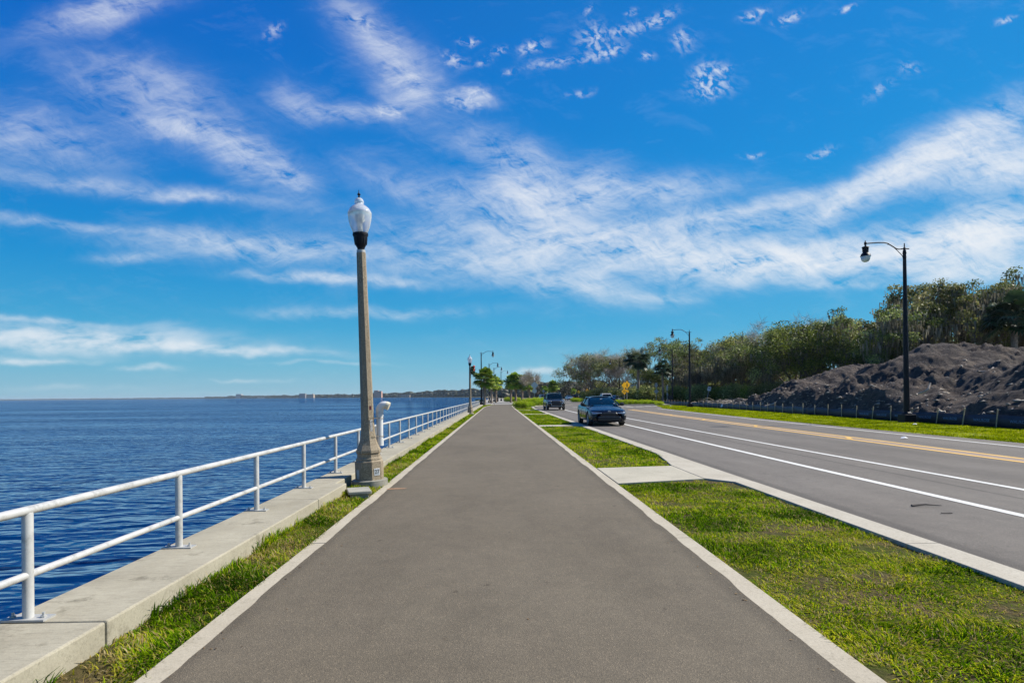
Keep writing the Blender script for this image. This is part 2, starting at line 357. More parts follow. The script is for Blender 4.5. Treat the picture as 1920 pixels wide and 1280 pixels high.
def exposed_aggregate():
    m, T, B = newmat('exposed_aggregate_concrete')
    tcn = T.nodes.new('ShaderNodeTexCoord'); v = T.nodes.new('ShaderNodeTexVoronoi'); v.inputs['Scale'].default_value = 150
    T.links.new(tcn.outputs['Object'], v.inputs['Vector'])
    s = T.nodes.new('ShaderNodeSeparateColor'); T.links.new(v.outputs['Color'], s.inputs[0])
    c = ramp(T, s.outputs[0], [(0, (.12,.085,.050)), (.3, (.20,.155,.098)), (.6, (.27,.215,.14)), (.85, (.34,.28,.19)), (1, (.45,.39,.29))])
    c = mixc(T, .6, c, ramp(T, tnoise(T, 3, 6, .65, tcn.outputs['Object']), [(.3, (.72,.7,.66)), (.7, (1.15,1.13,1.1))]), 'MULTIPLY')
    T.links.new(c, B.inputs['Base Color']); B.inputs['Roughness'].default_value = .8
    bump(T, B, v.outputs['Distance'], .5, .004); return m
M['agg'] = exposed_aggregate()
def acorn_glass():
    m, T, B = newmat('acorn_lens')
    B.inputs['Base Color'].default_value = (.86,.88,.86,1); B.inputs['Roughness'].default_value = .15
    B.inputs['Transmission Weight'].default_value = .62; B.inputs['IOR'].default_value = 1.3
    tcn = T.nodes.new('ShaderNodeTexCoord'); w = T.nodes.new('ShaderNodeTexWave'); w.bands_direction = 'Z'; w.inputs['Scale'].default_value = 30
    T.links.new(tcn.outputs['Object'], w.inputs['Vector']); bump(T, B, w.outputs['Fac'], .06, .001)
    return m
M['acorn'] = acorn_glass()
M['acorn_top'] = simple('acorn_upper_lens', (.86,.90,.92), .05, 0, .05, 9, coat=.8); M['acorn_top'].node_tree.nodes['Principled BSDF'].inputs['Transmission Weight'].default_value = .5
M['lens_clear'] = simple('glass_bowl', (.50,.62,.68), .06, .1, .1, 9, coat=.6)
# ground with soil / turf
def turf(name, greens, soil):
    m, T, B = newmat(name)
    n1 = tnoise(T, .9, 6, .7); n2 = tnoise(T, 22, 5, .7); n3 = tnoise(T, .25, 3, .5)
    g = ramp(T, n2, [(.25, greens[0]), (.5, greens[1]), (.75, greens[2])])
    c = mixc(T, ramp(T, n1, [(.40, (1,1,1)), (.56, (0,0,0))]), g, ramp(T, n2, [(.3, soil[0]), (.7, soil[1])]))
    T.links.new(c, B.inputs['Base Color']); B.inputs['Roughness'].default_value = .95; B.inputs['Specular IOR Level'].default_value = .1
    bump(T, B, n2, .9, .03); return m
M['orange_mark'] = concrete('orange_spray_mark', (.36,.20,.10), (.42,.24,.13), .6)
M['soil'] = turf('verge_soil', ((.030,.040,.006),(.05,.062,.008),(.085,.09,.015)), ((.035,.024,.012),(.13,.09,.045)))
M['turf_far'] = turf('far_turf', ((.10,.14,.005),(.16,.20,.006),(.22,.25,.015)), ((.17,.19,.03),(.26,.25,.07)))
M['earth'] = turf('far_earth', ((.10,.11,.05),(.15,.14,.08),(.22,.2,.13)), ((.2,.17,.12),(.35,.31,.25)))
M['blade'] = leafmat('grass_blades', [(0, (.02,.05,.003)), (.3, (.09,.19,.003)), (.58, (.27,.42,.004)), (.78, (.50,.50,.015)), (.9, (.34,.24,.08)), (1, (.52,.42,.22))], .45, 0, .9, 0)
M['blade_far'] = leafmat('mown_grass', [(0, (.14,.18,.003)), (.4, (.26,.32,.003)), (.8, (.38,.42,.006)), (1, (.46,.38,.06))], .45, 0, .9, 0)
M['leaf_oak'] = leafmat('oak_leaves', [(0, (.025,.034,.010)), (.4, (.115,.145,.034)), (.75, (.32,.35,.11)), (1, (.60,.58,.30))], .3, .75)
M['leaf_bright'] = leafmat('broad_leaves', [(0, (.025,.040,.008)), (.45, (.12,.17,.025)), (.8, (.30,.36,.06)), (1, (.52,.52,.16))], .3, .6)
M['leaf_shrub'] = leafmat('shrub_leaves', [(0, (.05,.10,.004)), (.4, (.20,.34,.008)), (.8, (.44,.55,.012)), (1, (.40,.22,.04))], .4, .2)
M['palm_leaf'] = leafmat('palm_fronds', [(0, (.05,.10,.010)), (.5, (.20,.32,.025)), (.9, (.45,.52,.06)), (1, (.50,.36,.10))], .3, .35, .4)
M['palm_dark'] = leafmat('dark_palm_fronds', [(0, (.018,.040,.015)), (.6, (.06,.10,.045)), (1, (.20,.22,.12))], .25, .2, .35)
M['moss'] = leafmat('hanging_moss', [(0, (.11,.10,.07)), (.5, (.20,.18,.13)), (1, (.32,.29,.22))], .3, .3)
M['twig'] = leafmat('bare_twigs', [(0, (.18,.15,.12)), (.5, (.36,.32,.26)), (1, (.60,.54,.45))], .1, .3)
M['bark'] = simple('bark', (.13,.105,.085), .9, 0, .4, 3, .6, .03, 8)
M['palm_bark'] = simple('palm_trunk', (.26,.20,.15), .9, 0, .45, 7, .8, .04, 12)
M['wreath_green'] = leafmat('wreath_needles', [(0, (.01,.035,.012)), (1, (.05,.10,.03))], .1, 0)
# dirt
def dirt():
    m, T, B = newmat('dark_spoil_earth')
    n1 = tnoise(T, .5, 8, .68); n2 = tnoise(T, 5, 8, .75); n3 = tnoise(T, 1.6, 6, .7, stretch=(1,1,2.4))
    c = ramp(T, n1, [(.3, (.042,.034,.033)), (.52, (.078,.065,.058)), (.72, (.135,.110,.086))])
    c = mixc(T, .8, c, ramp(T, n2, [(.3, (.55,.54,.56)), (.55, (1,1,1)), (.72, (1.7,1.6,1.45))]), 'MULTIPLY')
    c = mixc(T, ramp(T, n3, [(.52, (0,0,0)), (.68, (.6,.6,.6))]), c, (.19,.15,.115))
    gn = T.nodes.new('ShaderNodeNewGeometry'); sx = T.nodes.new('ShaderNodeSeparateXYZ'); T.links.new(gn.outputs['Normal'], sx.inputs[0])
    n7 = tnoise(T, .8, 5, .7); c = mixc(T, .5, c, ramp(T, n7, [(.35, (.62,.64,.70)), (.5, (1,1,1)), (.66, (1.5,1.35,1.15))]), 'MULTIPLY')
    T.links.new(c, B.inputs['Base Color']); B.inputs['Roughness'].default_value = .95; B.inputs['Specular IOR Level'].default_value = .15
    bump(T, B, tnoise(T, 3, 10, .8), 1.0, .20); return m
M['dirt'] = dirt()
M['rubble'] = simple('pale_rubble', (.24,.21,.17), .9, 0, .5, 3, .5, .03, 12)
M['deadwood'] = simple('dead_wood', (.30,.25,.20), .85, 0, .35, 4, .4, .01, 20)
def water():
    m, T, B = newmat('lake_water')
    T.nodes.remove(B); out = T.nodes['Material Output']
    n1 = tnoise(T, 1.1, 1.5, .5, stretch=(.62, 1.3, 1), dist=.9); n2 = tnoise(T, 3.0, 1.5, .5, stretch=(.6, 1.2, 1), dist=.8)
    n3 = tnoise(T, .14, 3, .5, stretch=(.6, 1.3, 1)); n4 = tnoise(T, .02, 3, .5, stretch=(.4, 1.6, 1))
    def mad(a_, k, c_=None):
        q = T.nodes.new('ShaderNodeMath'); q.operation = 'MULTIPLY_ADD'; T.links.new(a_, q.inputs[0]); q.inputs[1].default_value = k
        if c_ is None: q.inputs[2].default_value = 0
        else: T.links.new(c_, q.inputs[2])
        return q.outputs[0]
    h0 = mad(n1, .8, mad(n2, .27)); n8 = tnoise(T, .045, 4, .6, stretch=(.35, 1.3, 1)); mk = ramp(T, n8, [(.36, (.35,)*3), (.62, (1.25,)*3)])
    mm_ = T.nodes.new('ShaderNodeMath'); mm_.operation = 'MULTIPLY'; T.links.new(h0, mm_.inputs[0]); T.links.new(mk, mm_.inputs[1]); h = mad(n3, 1.2, mm_.outputs[0])
    bp = T.nodes.new('ShaderNodeBump'); bp.inputs['Strength'].default_value = 1; bp.inputs['Distance'].default_value = .42; T.links.new(h, bp.inputs['Height'])
    df = T.nodes.new('ShaderNodeBsdfDiffuse'); T.links.new(ramp(T, n4, [(.35, (.0005,.018,.075)), (.65, (.0015,.034,.115))]), df.inputs['Color'])
    T.links.new(bp.outputs[0], df.inputs['Normal'])
    gl = T.nodes.new('ShaderNodeBsdfGlossy'); gl.inputs['Roughness'].default_value = .03; T.links.new(bp.outputs[0], gl.inputs['Normal'])
    gl.inputs['Color'].default_value = (.68,.80,.92,1)
    fr = T.nodes.new('ShaderNodeFresnel'); fr.inputs['IOR'].default_value = 1.24; T.links.new(bp.outputs[0], fr.inputs['Normal'])
    q = T.nodes.new('ShaderNodeMath'); q.operation = 'MINIMUM'; T.links.new(fr.outputs[0], q.inputs[0]); q.inputs[1].default_value = .80
    ms = T.nodes.new('ShaderNodeMixShader'); T.links.new(q.outputs[0], ms.inputs[0]); T.links.new(df.outputs[0], ms.inputs[1]); T.links.new(gl.outputs[0], ms.inputs[2])
    T.links.new(ms.outputs[0], out.inputs[0])
    return m
M['water'] = water()
# ================================================================ THE SETTING
WZ = -0.95
wb = MB(); wb.add([(-14000,-400,WZ),(4000,-400,WZ),(4000,15000,WZ),(-14000,15000,WZ)], [(0,1,2,3)])
tag(wb.build('water', M['water']), 'wide blue lake with small ripples left of the path', 'water', kind='structure')
shore = [at(930,480), at(905,800), at(850,1250), at(750,1900), at(600,2700), at(445,4200), at(395,5500), at(200,7600), at(-200,8200)]
land = [(-2.95,-30),(-2.95,87),(-4.6,88),(-4.6,300)] + [(p.x, p.y) for p in shore] + [(-1500,12000),(4000,12000),(4000,-30)]
gb = MB(); gb.prism(land, -1.4, -.05)
tag(gb.build('ground', M['earth']), kind='structure')
# trail
def wavy(y, amp, seed): return (fbm(y*2.2, y*0, 3, seed)-.5)*2*amp
ys = np.concatenate([np.arange(-3, 22, .06), np.arange(22, 98.5, .5)])
PL, PR = -1.735, 1.775
vs = []
for i, y in enumerate(ys):
    a = .022 if y < 22 else 0
    xr = 0.0
    if y > 72: xr = ((y-72)/26.0)**2*1.4
    vs.append((PL + float(wavy(y, a, 3)) + xr, y, .006)); vs.append((PR + float(wavy(y, a, 9)) + xr*.5, y, .006))
nq = len(ys)-1
tr = MB(); tr.add(vs, [(2*i, 2*i+1, 2*i+3, 2*i+2) for i in range(nq)])
tag(tr.build('path', M['trail']), 'wide brown-grey asphalt trail running straight away', 'path', kind='structure')
def edging(x0, x1, side):
    b = MB(); y = -3.0; k = 0
    random.seed(5+side)
    while y < 72:
        ln = 4.45
        b.box(x0, x1, y+.007, y+ln-.007, -.25, .0+random.uniform(-.002,.003)); y += ln; k += 1
    n = 14
    pts = []
    for i in range(n+1):
        yy = 72.8 + (98-72.8)*i/n; off = ((yy-72)/26.0)**2*(1.4 if side < 0 else .7); pts.append((off, yy))
    for i in range(n):
        a, c = pts[i], pts[i+1]
        b.add([(x0+a[0],a[1],0),(x1+a[0],a[1],0),(x1+c[0],c[1],0),(x0+c[0],c[1],0)], [(0,1,2,3)])
    return b
tag(edging(-1.885, PL+.03, -1).build('path_edging', M['edging'], bevel=.006), kind='structure')
tag(edging(PR-.03, 1.935, 1).build('path_edging', M['edging'], bevel=.006), kind='structure')
# verge soil sheets
def grid_sheet(name, x0, x1, y0, y1, nx, ny, zf, mat, kind='structure'):
    X, Y = np.meshgrid(np.linspace(x0, x1, nx), np.linspace(y0, y1, ny)); Z = zf(X, Y)
    v = np.stack([X.ravel(), Y.ravel(), Z.ravel()], 1)
    i = np.arange((nx-1)*(ny-1)); r = i//(nx-1); c = i % (nx-1); a = r*nx+c
    f = np.stack([a, a+1, a+nx+1, a+nx], 1).ravel()
    o = mesh_np(name, v, f, 4, mat, smooth=True)
    if kind: tag(o, kind=kind)
    return o
def zv(x, y): return -.022 + .03*(fbm(x*1.6, y*1.6, 4, 21)-.5)
def zl(x, y): return -.03 + .05*(fbm(x*2, y*2, 4, 33)-.5) + .03*np.clip((-2.0-x)/.3, 0, 1)
grid_sheet('ground', 1.93, 3.9, -3, 70, 40, 900, zv, M['soil'])
grid_sheet('ground', -2.45, -1.88, -3, 88, 12, 900, zl, M['soil'])
def interp(poly, y): return float(np.interp(y, [p[1] for p in poly], [p[0] for p in poly]))
FEN = [(20.0,-10),(20.0,12),(20.05,23),(20.35,31),(20.95,38),(21.9,50),(22.7,62),(23.7,78),(24.2,86)]
EDG = [(14.5,-10),(14.65,12),(14.75,20),(15.1,31),(15.95,47),(17.2,61.5)]
ysr = np.linspace(-8, 61, 140); vs = []
for y in ysr: vs += [(interp(EDG, y), y, -.012), (interp(FEN, y)+1.0, y, .0)]
b = MB(); b.add(vs, [(2*i, 2*i+1, 2*i+3, 2*i+2) for i in range(len(ysr)-1)])
b.add([(17.2,61,-.012),(23.6,61,0),(25,86,0),(22.5,86,-.012),(21.3,74,-.012)], [(0,1,2,3,4)])
tag(b.build('ground', M['turf_far']), kind='structure')
# road and far apron
vs = []; ysr = np.concatenate([np.arange(-8, 25, .08), np.linspace(25, 62, 60)])
for y in ysr: vs += [(4.17+float(wavy(y, .02 if y < 25 else 0, 14)), y, .002), (interp(EDG, y)+float(wavy(y, .05, 15)), y, .002)]
b = MB(); b.add(vs, [(2*i, 2*i+1, 2*i+3, 2*i+2) for i in range(len(ysr)-1)])
b.add([(4.17,62,.002),(17.3,62,.002),(21.5,74,.002),(28,100,.002),(60,112,.002),(60,126,.002),(34,130,.002),(34,320,.002),(8,320,.002),(7,150,.002),(6.5,84,.002),(4.9,80,.002),(4.5,70,.002)], [tuple(range(13))])
tag(b.build('road', M['road']), 'grey asphalt road with white and yellow lines', 'road', kind='structure')
# kerb along the road with the aprons at the slabs
def ribbon(poly, w, z, ny=80, z0=None):
    y0, y1 = poly[0][1], poly[-1][1]; yy = np.linspace(y0, y1, ny); b = MB(); vs = []
    for y in yy: x = interp(poly, y); vs += [(x-w/2, y, z), (x+w/2, y, z)]
    b.add(vs, [(2*i, 2*i+1, 2*i+3, 2*i+2) for i in range(ny-1)]); return b
KI = [(3.87,-8),(3.87,9.6)]
slabs = [(9.55, 11.7), (27.3, 28.7), (45.2, 46.4), (58.5, 59.6)]
kerb = MB()
def kseg(y0, y1):
    y = y0
    while y < y1-.01:
        e = min(y+4.5, y1); kerb.box(3.87, 4.19, y+.005, e-.005, -.2, .014); y = e
yy0 = -8
for (a, c) in slabs:
    kseg(yy0, a+.0)
    g_ = 2.6 if a < 20 else .9
    kerb.prism([(3.52,a+.45),(3.87,a+.003),(4.19,a+.003),(4.19,c+g_),(3.87,c+g_),(3.66,c+g_*.42),(3.52,c+.2)], -.2, .011)
    yy0 = c+g_+.003
kseg(yy0, 66)
kl = [(4.19,66.01),(4.4,72),(4.75,78),(5.6,81.5),(7.2,84),(11,86)]
for i in range(len(kl)-1):
    a, c = kl[i], kl[i+1]; kerb.prism([(a[0]-.32,a[1]+.03*i),(a[0],a[1]),(c[0],c[1]),(c[0]-.32,c[1]+.03*i+.2)], -.1, .05)
tag(kerb.build('kerb', M['kerb'], bevel=.008), kind='structure')
sb = MB()
for (a, c) in slabs: sb.prism([(1.945,a),(3.51,a+.42),(3.51,c+.12),(1.945,c-.12)], -.1, .008)
tag(sb.build('concrete_walkway', M['slab'], bevel=.006), kind='structure')
# markings
def mark(poly, w, mat, ny=80, z=.007): return ribbon(poly, w, z, ny)
wl = [mark([(6.14,-6),(6.08,12),(6.22,30),(6.57,55),(7.0,68)], .15, None), mark([(7.68,-6),(7.74,15),(7.95,36),(8.5,58)], .13, None),
      mark([(13.35,-6),(13.62,15),(13.97,21.7),(14.45,31),(15.4,47),(16.6,61)], .13, None)]
allw = MB()
for q in wl: allw.add(q.v, q.f)
for i in range(5): allw.box(13.4+i*1.6, 14.3+i*1.6, 66+i*2.0, 67.2+i*2.0, .003, .009)
allw.prism([(8.8,69),(17,75),(17,75.6),(8.8,69.5)], .003, .009)
tag(allw.build('road_marking', M['white_paint']), kind='structure')
YLO = [(10.55,-6),(10.74,12.6),(10.92,17),(11.35,30),(11.85,42),(12.8,57.5)]
YHI = [(11.05,-6),(11.28,12.6),(11.46,17),(11.92,30),(12.42,42),(13.25,57.5)]
ym = MB()
for p in (YLO, YHI): q = mark(p, .17, None); ym.add(q.v, q.f)
for yc in (3.5, 10.6, 17.8, 25.2, 32.6, 40, 48, 55):
    xa, xb = interp(YLO, yc), interp(YHI, yc+1.2); ym.add([(xa,yc,.0075),(xa,yc+.32,.0075),(xb,yc+1.52,.0075),(xb,yc+1.2,.0075)], [(0,3,2,1)])
tag(ym.build('road_marking', M['yellow_paint']), kind='structure')
q = ribbon([((a[0]+c[0])/2, a[1]) for a, c in zip(YLO, YHI)], .42, .0045, 60)
tag(q.build('road_marking', M['old_paint']), kind='structure')
# plaza beyond the end of the trail
pz = MB(); pz.add([(-2.6,98,.004),(3.2,98,.004),(3.6,150,.004),(4.5,320,.004),(-4.4,320,.004),(-4.4,150,.004),(-3.4,112,.004)], [tuple(range(7))])
tag(pz.build('plaza', M['plaza']), kind='structure')
sw = MB(); sw.add([(25,112,.01),(60,104,.01),(60,109,.01),(26,117,.01)], [(0,1,2,3)])
tag(sw.build('sidewalk', M['slab']), kind='structure')
# ---------------------------------------------------------------- seawall and railing
sea = MB(); JY = 3.5; y = JY - 4.07*2
LXO, LXI, LZ = -2.94, -2.31, .15
cuts = []
while y < 88: cuts.append(y); y += 4.07
for i, c in enumerate(cuts):
    e = c+4.07
    if c < 9.0 < e+.1:
        pass
    segs = [(c+.007, e-.007, LXI)]
    for (na, nb) in ((8.95, 10.25), (46.7, 48.2)):
        out = []
        for (a, bb, xi) in segs:
            if a < na < bb: out += [(a, na, xi), (na, min(bb, nb), -2.47)] + ([(nb, bb, xi)] if bb > nb else [])
            elif a < nb < bb: out += [(a, nb, -2.47), (nb, bb, xi)]
            else: out.append((a, bb, xi))
        segs = out
    for (a, bb, xi) in segs: sea.box(LXO, xi, a, bb, -1.6, LZ)
so_ = sea.build('seawall', M['ledge'], bevel=.012)
tag(so_, 'low weathered concrete seawall ledge between the grass strip and the lake', 'seawall')
rail = empty('railing', (-2.8, 3.55, LZ)); tag(rail, 'white metal tube railing bolted along the seawall ledge', 'railing')
tp = MB(); tp.tube([(0,-6.6,.645),(0,84,.645)], .0262, 14); tp.build('top_rail', M['alu'], rail, smooth=True)
tp = MB(); tp.tube([(0,-6.6,.262),(0,84,.262)], .0225, 14); tp.build('middle_rail', M['alu'], rail, smooth=True)
cp = MB(); cp.tube([(0,5.6,.645),(0,5.72,.645)], .0295, 14); cp.build('rail_coupling', M['galv'], rail, smooth=True)
pm = MB(); pm.lathe([(.029,0.012),(.029,.62),(.027,.632)], 16)
pm.tube([(0,0,.6),(0,0,.64)], .02, 8)
post0 = pm.build('rail_post', M['alu'], rail, smooth=True)
bp = MB(); bp.box(-.125,.125,-.05,.05,0,.012); bo = bp
for sx in (-.09, .09): bo.lathe([(.016,.002),(.016,.022),(.008,.0225),(.008,.042)], 8, (sx, 0, 0))
bp0 = bp.build('base_plate', M['galv'], post0)
SP = 1.647
post0.location = (0, -4*SP, 0)
for k in range(-3, 51):
    c = post0.copy(); COL.objects.link(c); c.parent = rail; c.location = (0, k*SP, 0)
    for ch in (bp0,):
        d = ch.copy(); COL.objects.link(d); d.parent = c
# ---------------------------------------------------------------- acorn lamps
def acorn_lamp(loc):
    r = empty('street_lamp', loc)
    z0 = 0.0
    oct_ = lambda w: w/2/math.cos(math.pi/8)
    b = MB(); b.lathe([(.29,-.3),(.29,.09),(.275,.10)], 28); b.build('foundation', M['darkconc'], r, smooth=True)
    b = MB(); b.lathe([(oct_(.43),.10),(oct_(.43),.40),(oct_(.39),.425),(oct_(.39),.45),(oct_(.35),.48),(oct_(.345),.535),(oct_(.38),.55),(oct_(.38),.59),(oct_(.30),.68),(oct_(.245),.78),(oct_(.21),.92),(oct_(.195),1.1),(oct_(.14),3.92)], 8, rot=math.pi/8)
    b.build('pole', M['agg'], r)
    b = MB(); b.lathe([(.072,3.92),(.072,3.965)], 16); b.build('pole_cap', M['galv'], r, smooth=True)
    b = MB()
    fl = [(.055,3.965),(.06,4.0),(.075,4.03),(.092,4.06),(.098,4.10),(.110,4.17),(.112,4.19),(.118,4.195),(.118,4.21),(.126,4.215),(.126,4.25)]
    b.lathe(fl, 24)
    for k in range(16):
        q = 2*math.pi*k/16; b.tube([(.095*math.cos(q),.095*math.sin(q),4.06),(.108*math.cos(q),.108*math.sin(q),4.17)], .006, 5)
    b.build('collar', M['black_paint'], r, smooth=True)
    g = MB(); g.lathe([(.108,4.25),(.125,4.28),(.160,4.37),(.182,4.46),(.192,4.54),(.194,4.58)], 32, caps=False); g.build('globe', M['acorn'], r, smooth=True)
    g = MB(); g.lathe([(.194,4.58),(.196,4.59),(.188,4.615),(.165,4.66),(.125,4.70),(.09,4.725),(.075,4.74),(.072,4.755),(.078,4.765),(.074,4.80),(.055,4.835),(.03,4.85),(.005,4.853)], 32, caps=False); g.build('globe_top', M['acorn_top'], r, smooth=True)
    g = MB(); g.tube([(0,0,4.25),(0,0,4.42)], .035, 12); g.lathe([(.03,4.42),(.06,4.46),(.06,4.56),(.03,4.58)], 16); g.build('bulb', M['sign_white'], r, smooth=True)
    g = MB(); g.lathe([(.012,4.85),(.02,4.865),(.008,4.88),(.022,4.90),(.028,4.91),(.018,4.925),(.007,4.94),(.004,4.985)], 12); g.build('finial', M['black_paint'], r, smooth=True)
    return r
FONT = None
def text_mesh(body, size, name, mat, parent, loc, rot, depth=.002):
    cu = bpy.data.curves.new('t', 'FONT'); cu.body = body; cu.size = size; cu.extrude = depth; cu.align_x = 'CENTER'; cu.align_y = 'CENTER'
    o = bpy.data.objects.new('t', cu); COL.objects.link(o); bpy.context.view_layer.update()
    me = bpy.data.meshes.new_from_object(o.evaluated_get(bpy.context.evaluated_depsgraph_get()))
    bpy.data.objects.remove(o); bpy.data.curves.remove(cu)
    me.materials.clear(); me.materials.append(mat)
    q = bpy.data.objects.new(name, me); COL.objects.link(q); q.parent = parent; q.location = loc; q.rotation_euler = rot; return q
lamp = acorn_lamp((-2.13, 9.75, 0)); lamp.rotation_euler = (0, R(-1.7), 0); lamp.scale = (1, 1, .977)
tag(lamp, 'stone-textured concrete street lamp with white acorn globe nearest in the photo, beside the railing', 'street lamp', 'acorn lamps on the seawall')
lampB = copy_tree(lamp); lampB.rotation_euler = (0,0,0); p = at(881.5, 47.4); lampB.location = (p.x-.0, p.y, -.02)
lampB['label'] = 'distant acorn-globe concrete lamp carrying a wreath'
# plate and stickers on the nearest lamp only (facet facing right-towards the viewer is at -45deg)
def facet(ang, z, w, h, dist, name, mat, parent, th=.004):
    a = R(ang); n = Vector((math.cos(a), math.sin(a), 0)); t = Vector((-math.sin(a), math.cos(a), 0)); c = n*dist + Vector((0,0,z))
    mm = Matrix(((t.x, 0, n.x, c.x), (t.y, 0, n.y, c.y), (0, 1, 0, c.z), (0,0,0,1)))
    b = MB(); b.box(-w/2, w/2, -h/2, h/2, 0, th, mm); return b.build(name, mat, parent), mm
pl, mm = facet(-45, .235, .10, .115, .2155, 'number_plate', M['sign_white'], lamp, .006)
b = MB(); b.box(-.042,.042,-.05,.05,.0065,.0075, mm); b.build('plate_panel', M['sign_back'], pl)
t = text_mesh('27', .095, 'plate_number', M['sign_black'], pl, (0,0,0), (0,0,0), .001); t.matrix_local = mm @ Matrix.Translation((0,0,.0085))
pl2, _ = facet(-135, .2, .07, .15, .2155, 'access_panel', M['galv'], lamp)
def polew(z): return (.195 - (.055)*(z-1.1)/2.82)/2
st, _ = facet(-45, 1.30, .038, .065, polew(1.3)-.002, 'dark_red_sticker', simple('sticker_red', (.07,.008,.012), .4), lamp)
st2, _ = facet(-45, .985, .05, .24, polew(.985)+.004, 'paper_sticker', simple('sticker_grey', (.30,.29,.27), .6, 0, .6, 40), lamp)
for z in (1.13, .735):
    pass
# pvc tube on the lamp
pv = empty('pipe', (-1.985, 9.86, 0)); tag(pv, 'white plastic pipe with a bent top strapped to the lamp pole', 'pipe')
r_ = .056
b = MB(); b.tube([(0,0,.74),(0,0,1.23)], r_, 20); b.build('tube', M['pvc'], pv, smooth=True)
b = MB(); b.tube([(0,0,.64),(0,0,.755)], r_+.008, 20); b.build('bottom_cap', M['pvc'], pv, smooth=True)
b = MB(); b.tube([(0,0,1.13),(0,0,1.20)], r_+.007, 20)
pts = [(0,0,1.18)] + [( .085-.085*math.cos(R(a)), 0, 1.23+.085*math.sin(R(a))) for a in range(0, 111, 11)]
b.tube(pts, r_+.007, 20); b.build('elbow', M['pvc'], pv, smooth=True)
e = pts[-1]; dvec = Vector((math.sin(R(112)), 0, math.cos(R(112)))).normalized()
b = MB(); b.tube([Vector(e)-dvec*.002, Vector(e)+dvec*.05], r_+.010, 20); b.tube([Vector(e)-dvec*.012, Vector(e)-dvec*.004], r_+.009, 20); b.build('inlet_ring', M['pvc_old'], pv, smooth=True)
b = MB(); b.tube([(-.03,0,.30),(-.03,0,.66)], .018, 10); b.build('lower_conduit', M['pvc'], pv, smooth=True)
for z in (.80, 1.10):
    b = MB(); b.tube([(.07*math.cos(R(a)), .07*math.sin(R(a)), z) for a in range(-90, 91, 15)] + [(-.14,.1,z),(-.245,.03,z),(-.255,-.12,z),(-.16,-.22,z),(-.06,-.2,z),(0,-.07,z)], .004, 6); b.build('strap', M['strap'], pv)
# small junction box beside the lamp
jb = empty('junction_box', (-2.06, 8.70, 0), R(18)); tag(jb, 'low grey concrete box with a flat lid in the grass by the lamp', 'concrete box')
b = MB(); b.box(-.13,.13,-.10,.22,-.15,.035); b.build('box_body', M['darkconc'], jb, bevel=.01)
b = MB(); b.box(-.165,.165,-.15,.28,.037,.085); b.build('lid', M['darkconc'], jb, bevel=.012)
# wreath
wr = empty('wreath', (lampB.location.x+.24, lampB.location.y-.05, 3.62), R(70)); tag(wr, 'green holiday wreath with a red bow hung on the distant acorn lamp', 'wreath')
rng = np.random.default_rng(4)
def leaf_quads(P, size, rng, tint=None, aspect=.6, up=0.0):
    n = len(P); a = rng.normal(size=(n,3)); a /= np.linalg.norm(a,axis=1,keepdims=True)
    b_ = rng.normal(size=(n,3)); b_ -= (a*b_).sum(1,keepdims=True)*a; b_ /= np.linalg.norm(b_,axis=1,keepdims=True)
    s = (size*(.6+.8*rng.random(n)))[:,None] if np.ndim(size) == 0 else (size*(.6+.8*rng.random(n)))[:,None]
    A = a*s*.5; B = b_*s*.5*aspect
    v = np.stack([P-A, P-B*1.0, P+A, P+B], 1).reshape(-1,3)
    t = rng.random(n) if tint is None else tint
    return v, np.arange(4*n), np.repeat(t, 4)
q = rng.random(500)*2*math.pi; P = np.stack([.2*np.cos(q), rng.normal(0,.05,500), .27*np.sin(q)-.1], 1) + rng.normal(0,.04,(500,3))
v, f, t = leaf_quads(P, .12, rng); mesh_np('greenery', v, f, 4, M['wreath_green'], wr, t)
b = MB()
for sx in (-1, 1):
    b.lathe([(.01,0),(.05,.05),(.07,.10),(.04,.13)], 10, (0,-.1,.20), M=Matrix.Rotation(R(65*sx), 3, 'Y')); b.box(-.03+.06*sx,.03+.06*sx,-.12,-.1,-.15,.27)
b.build('bow', M['red_cloth'], wr)
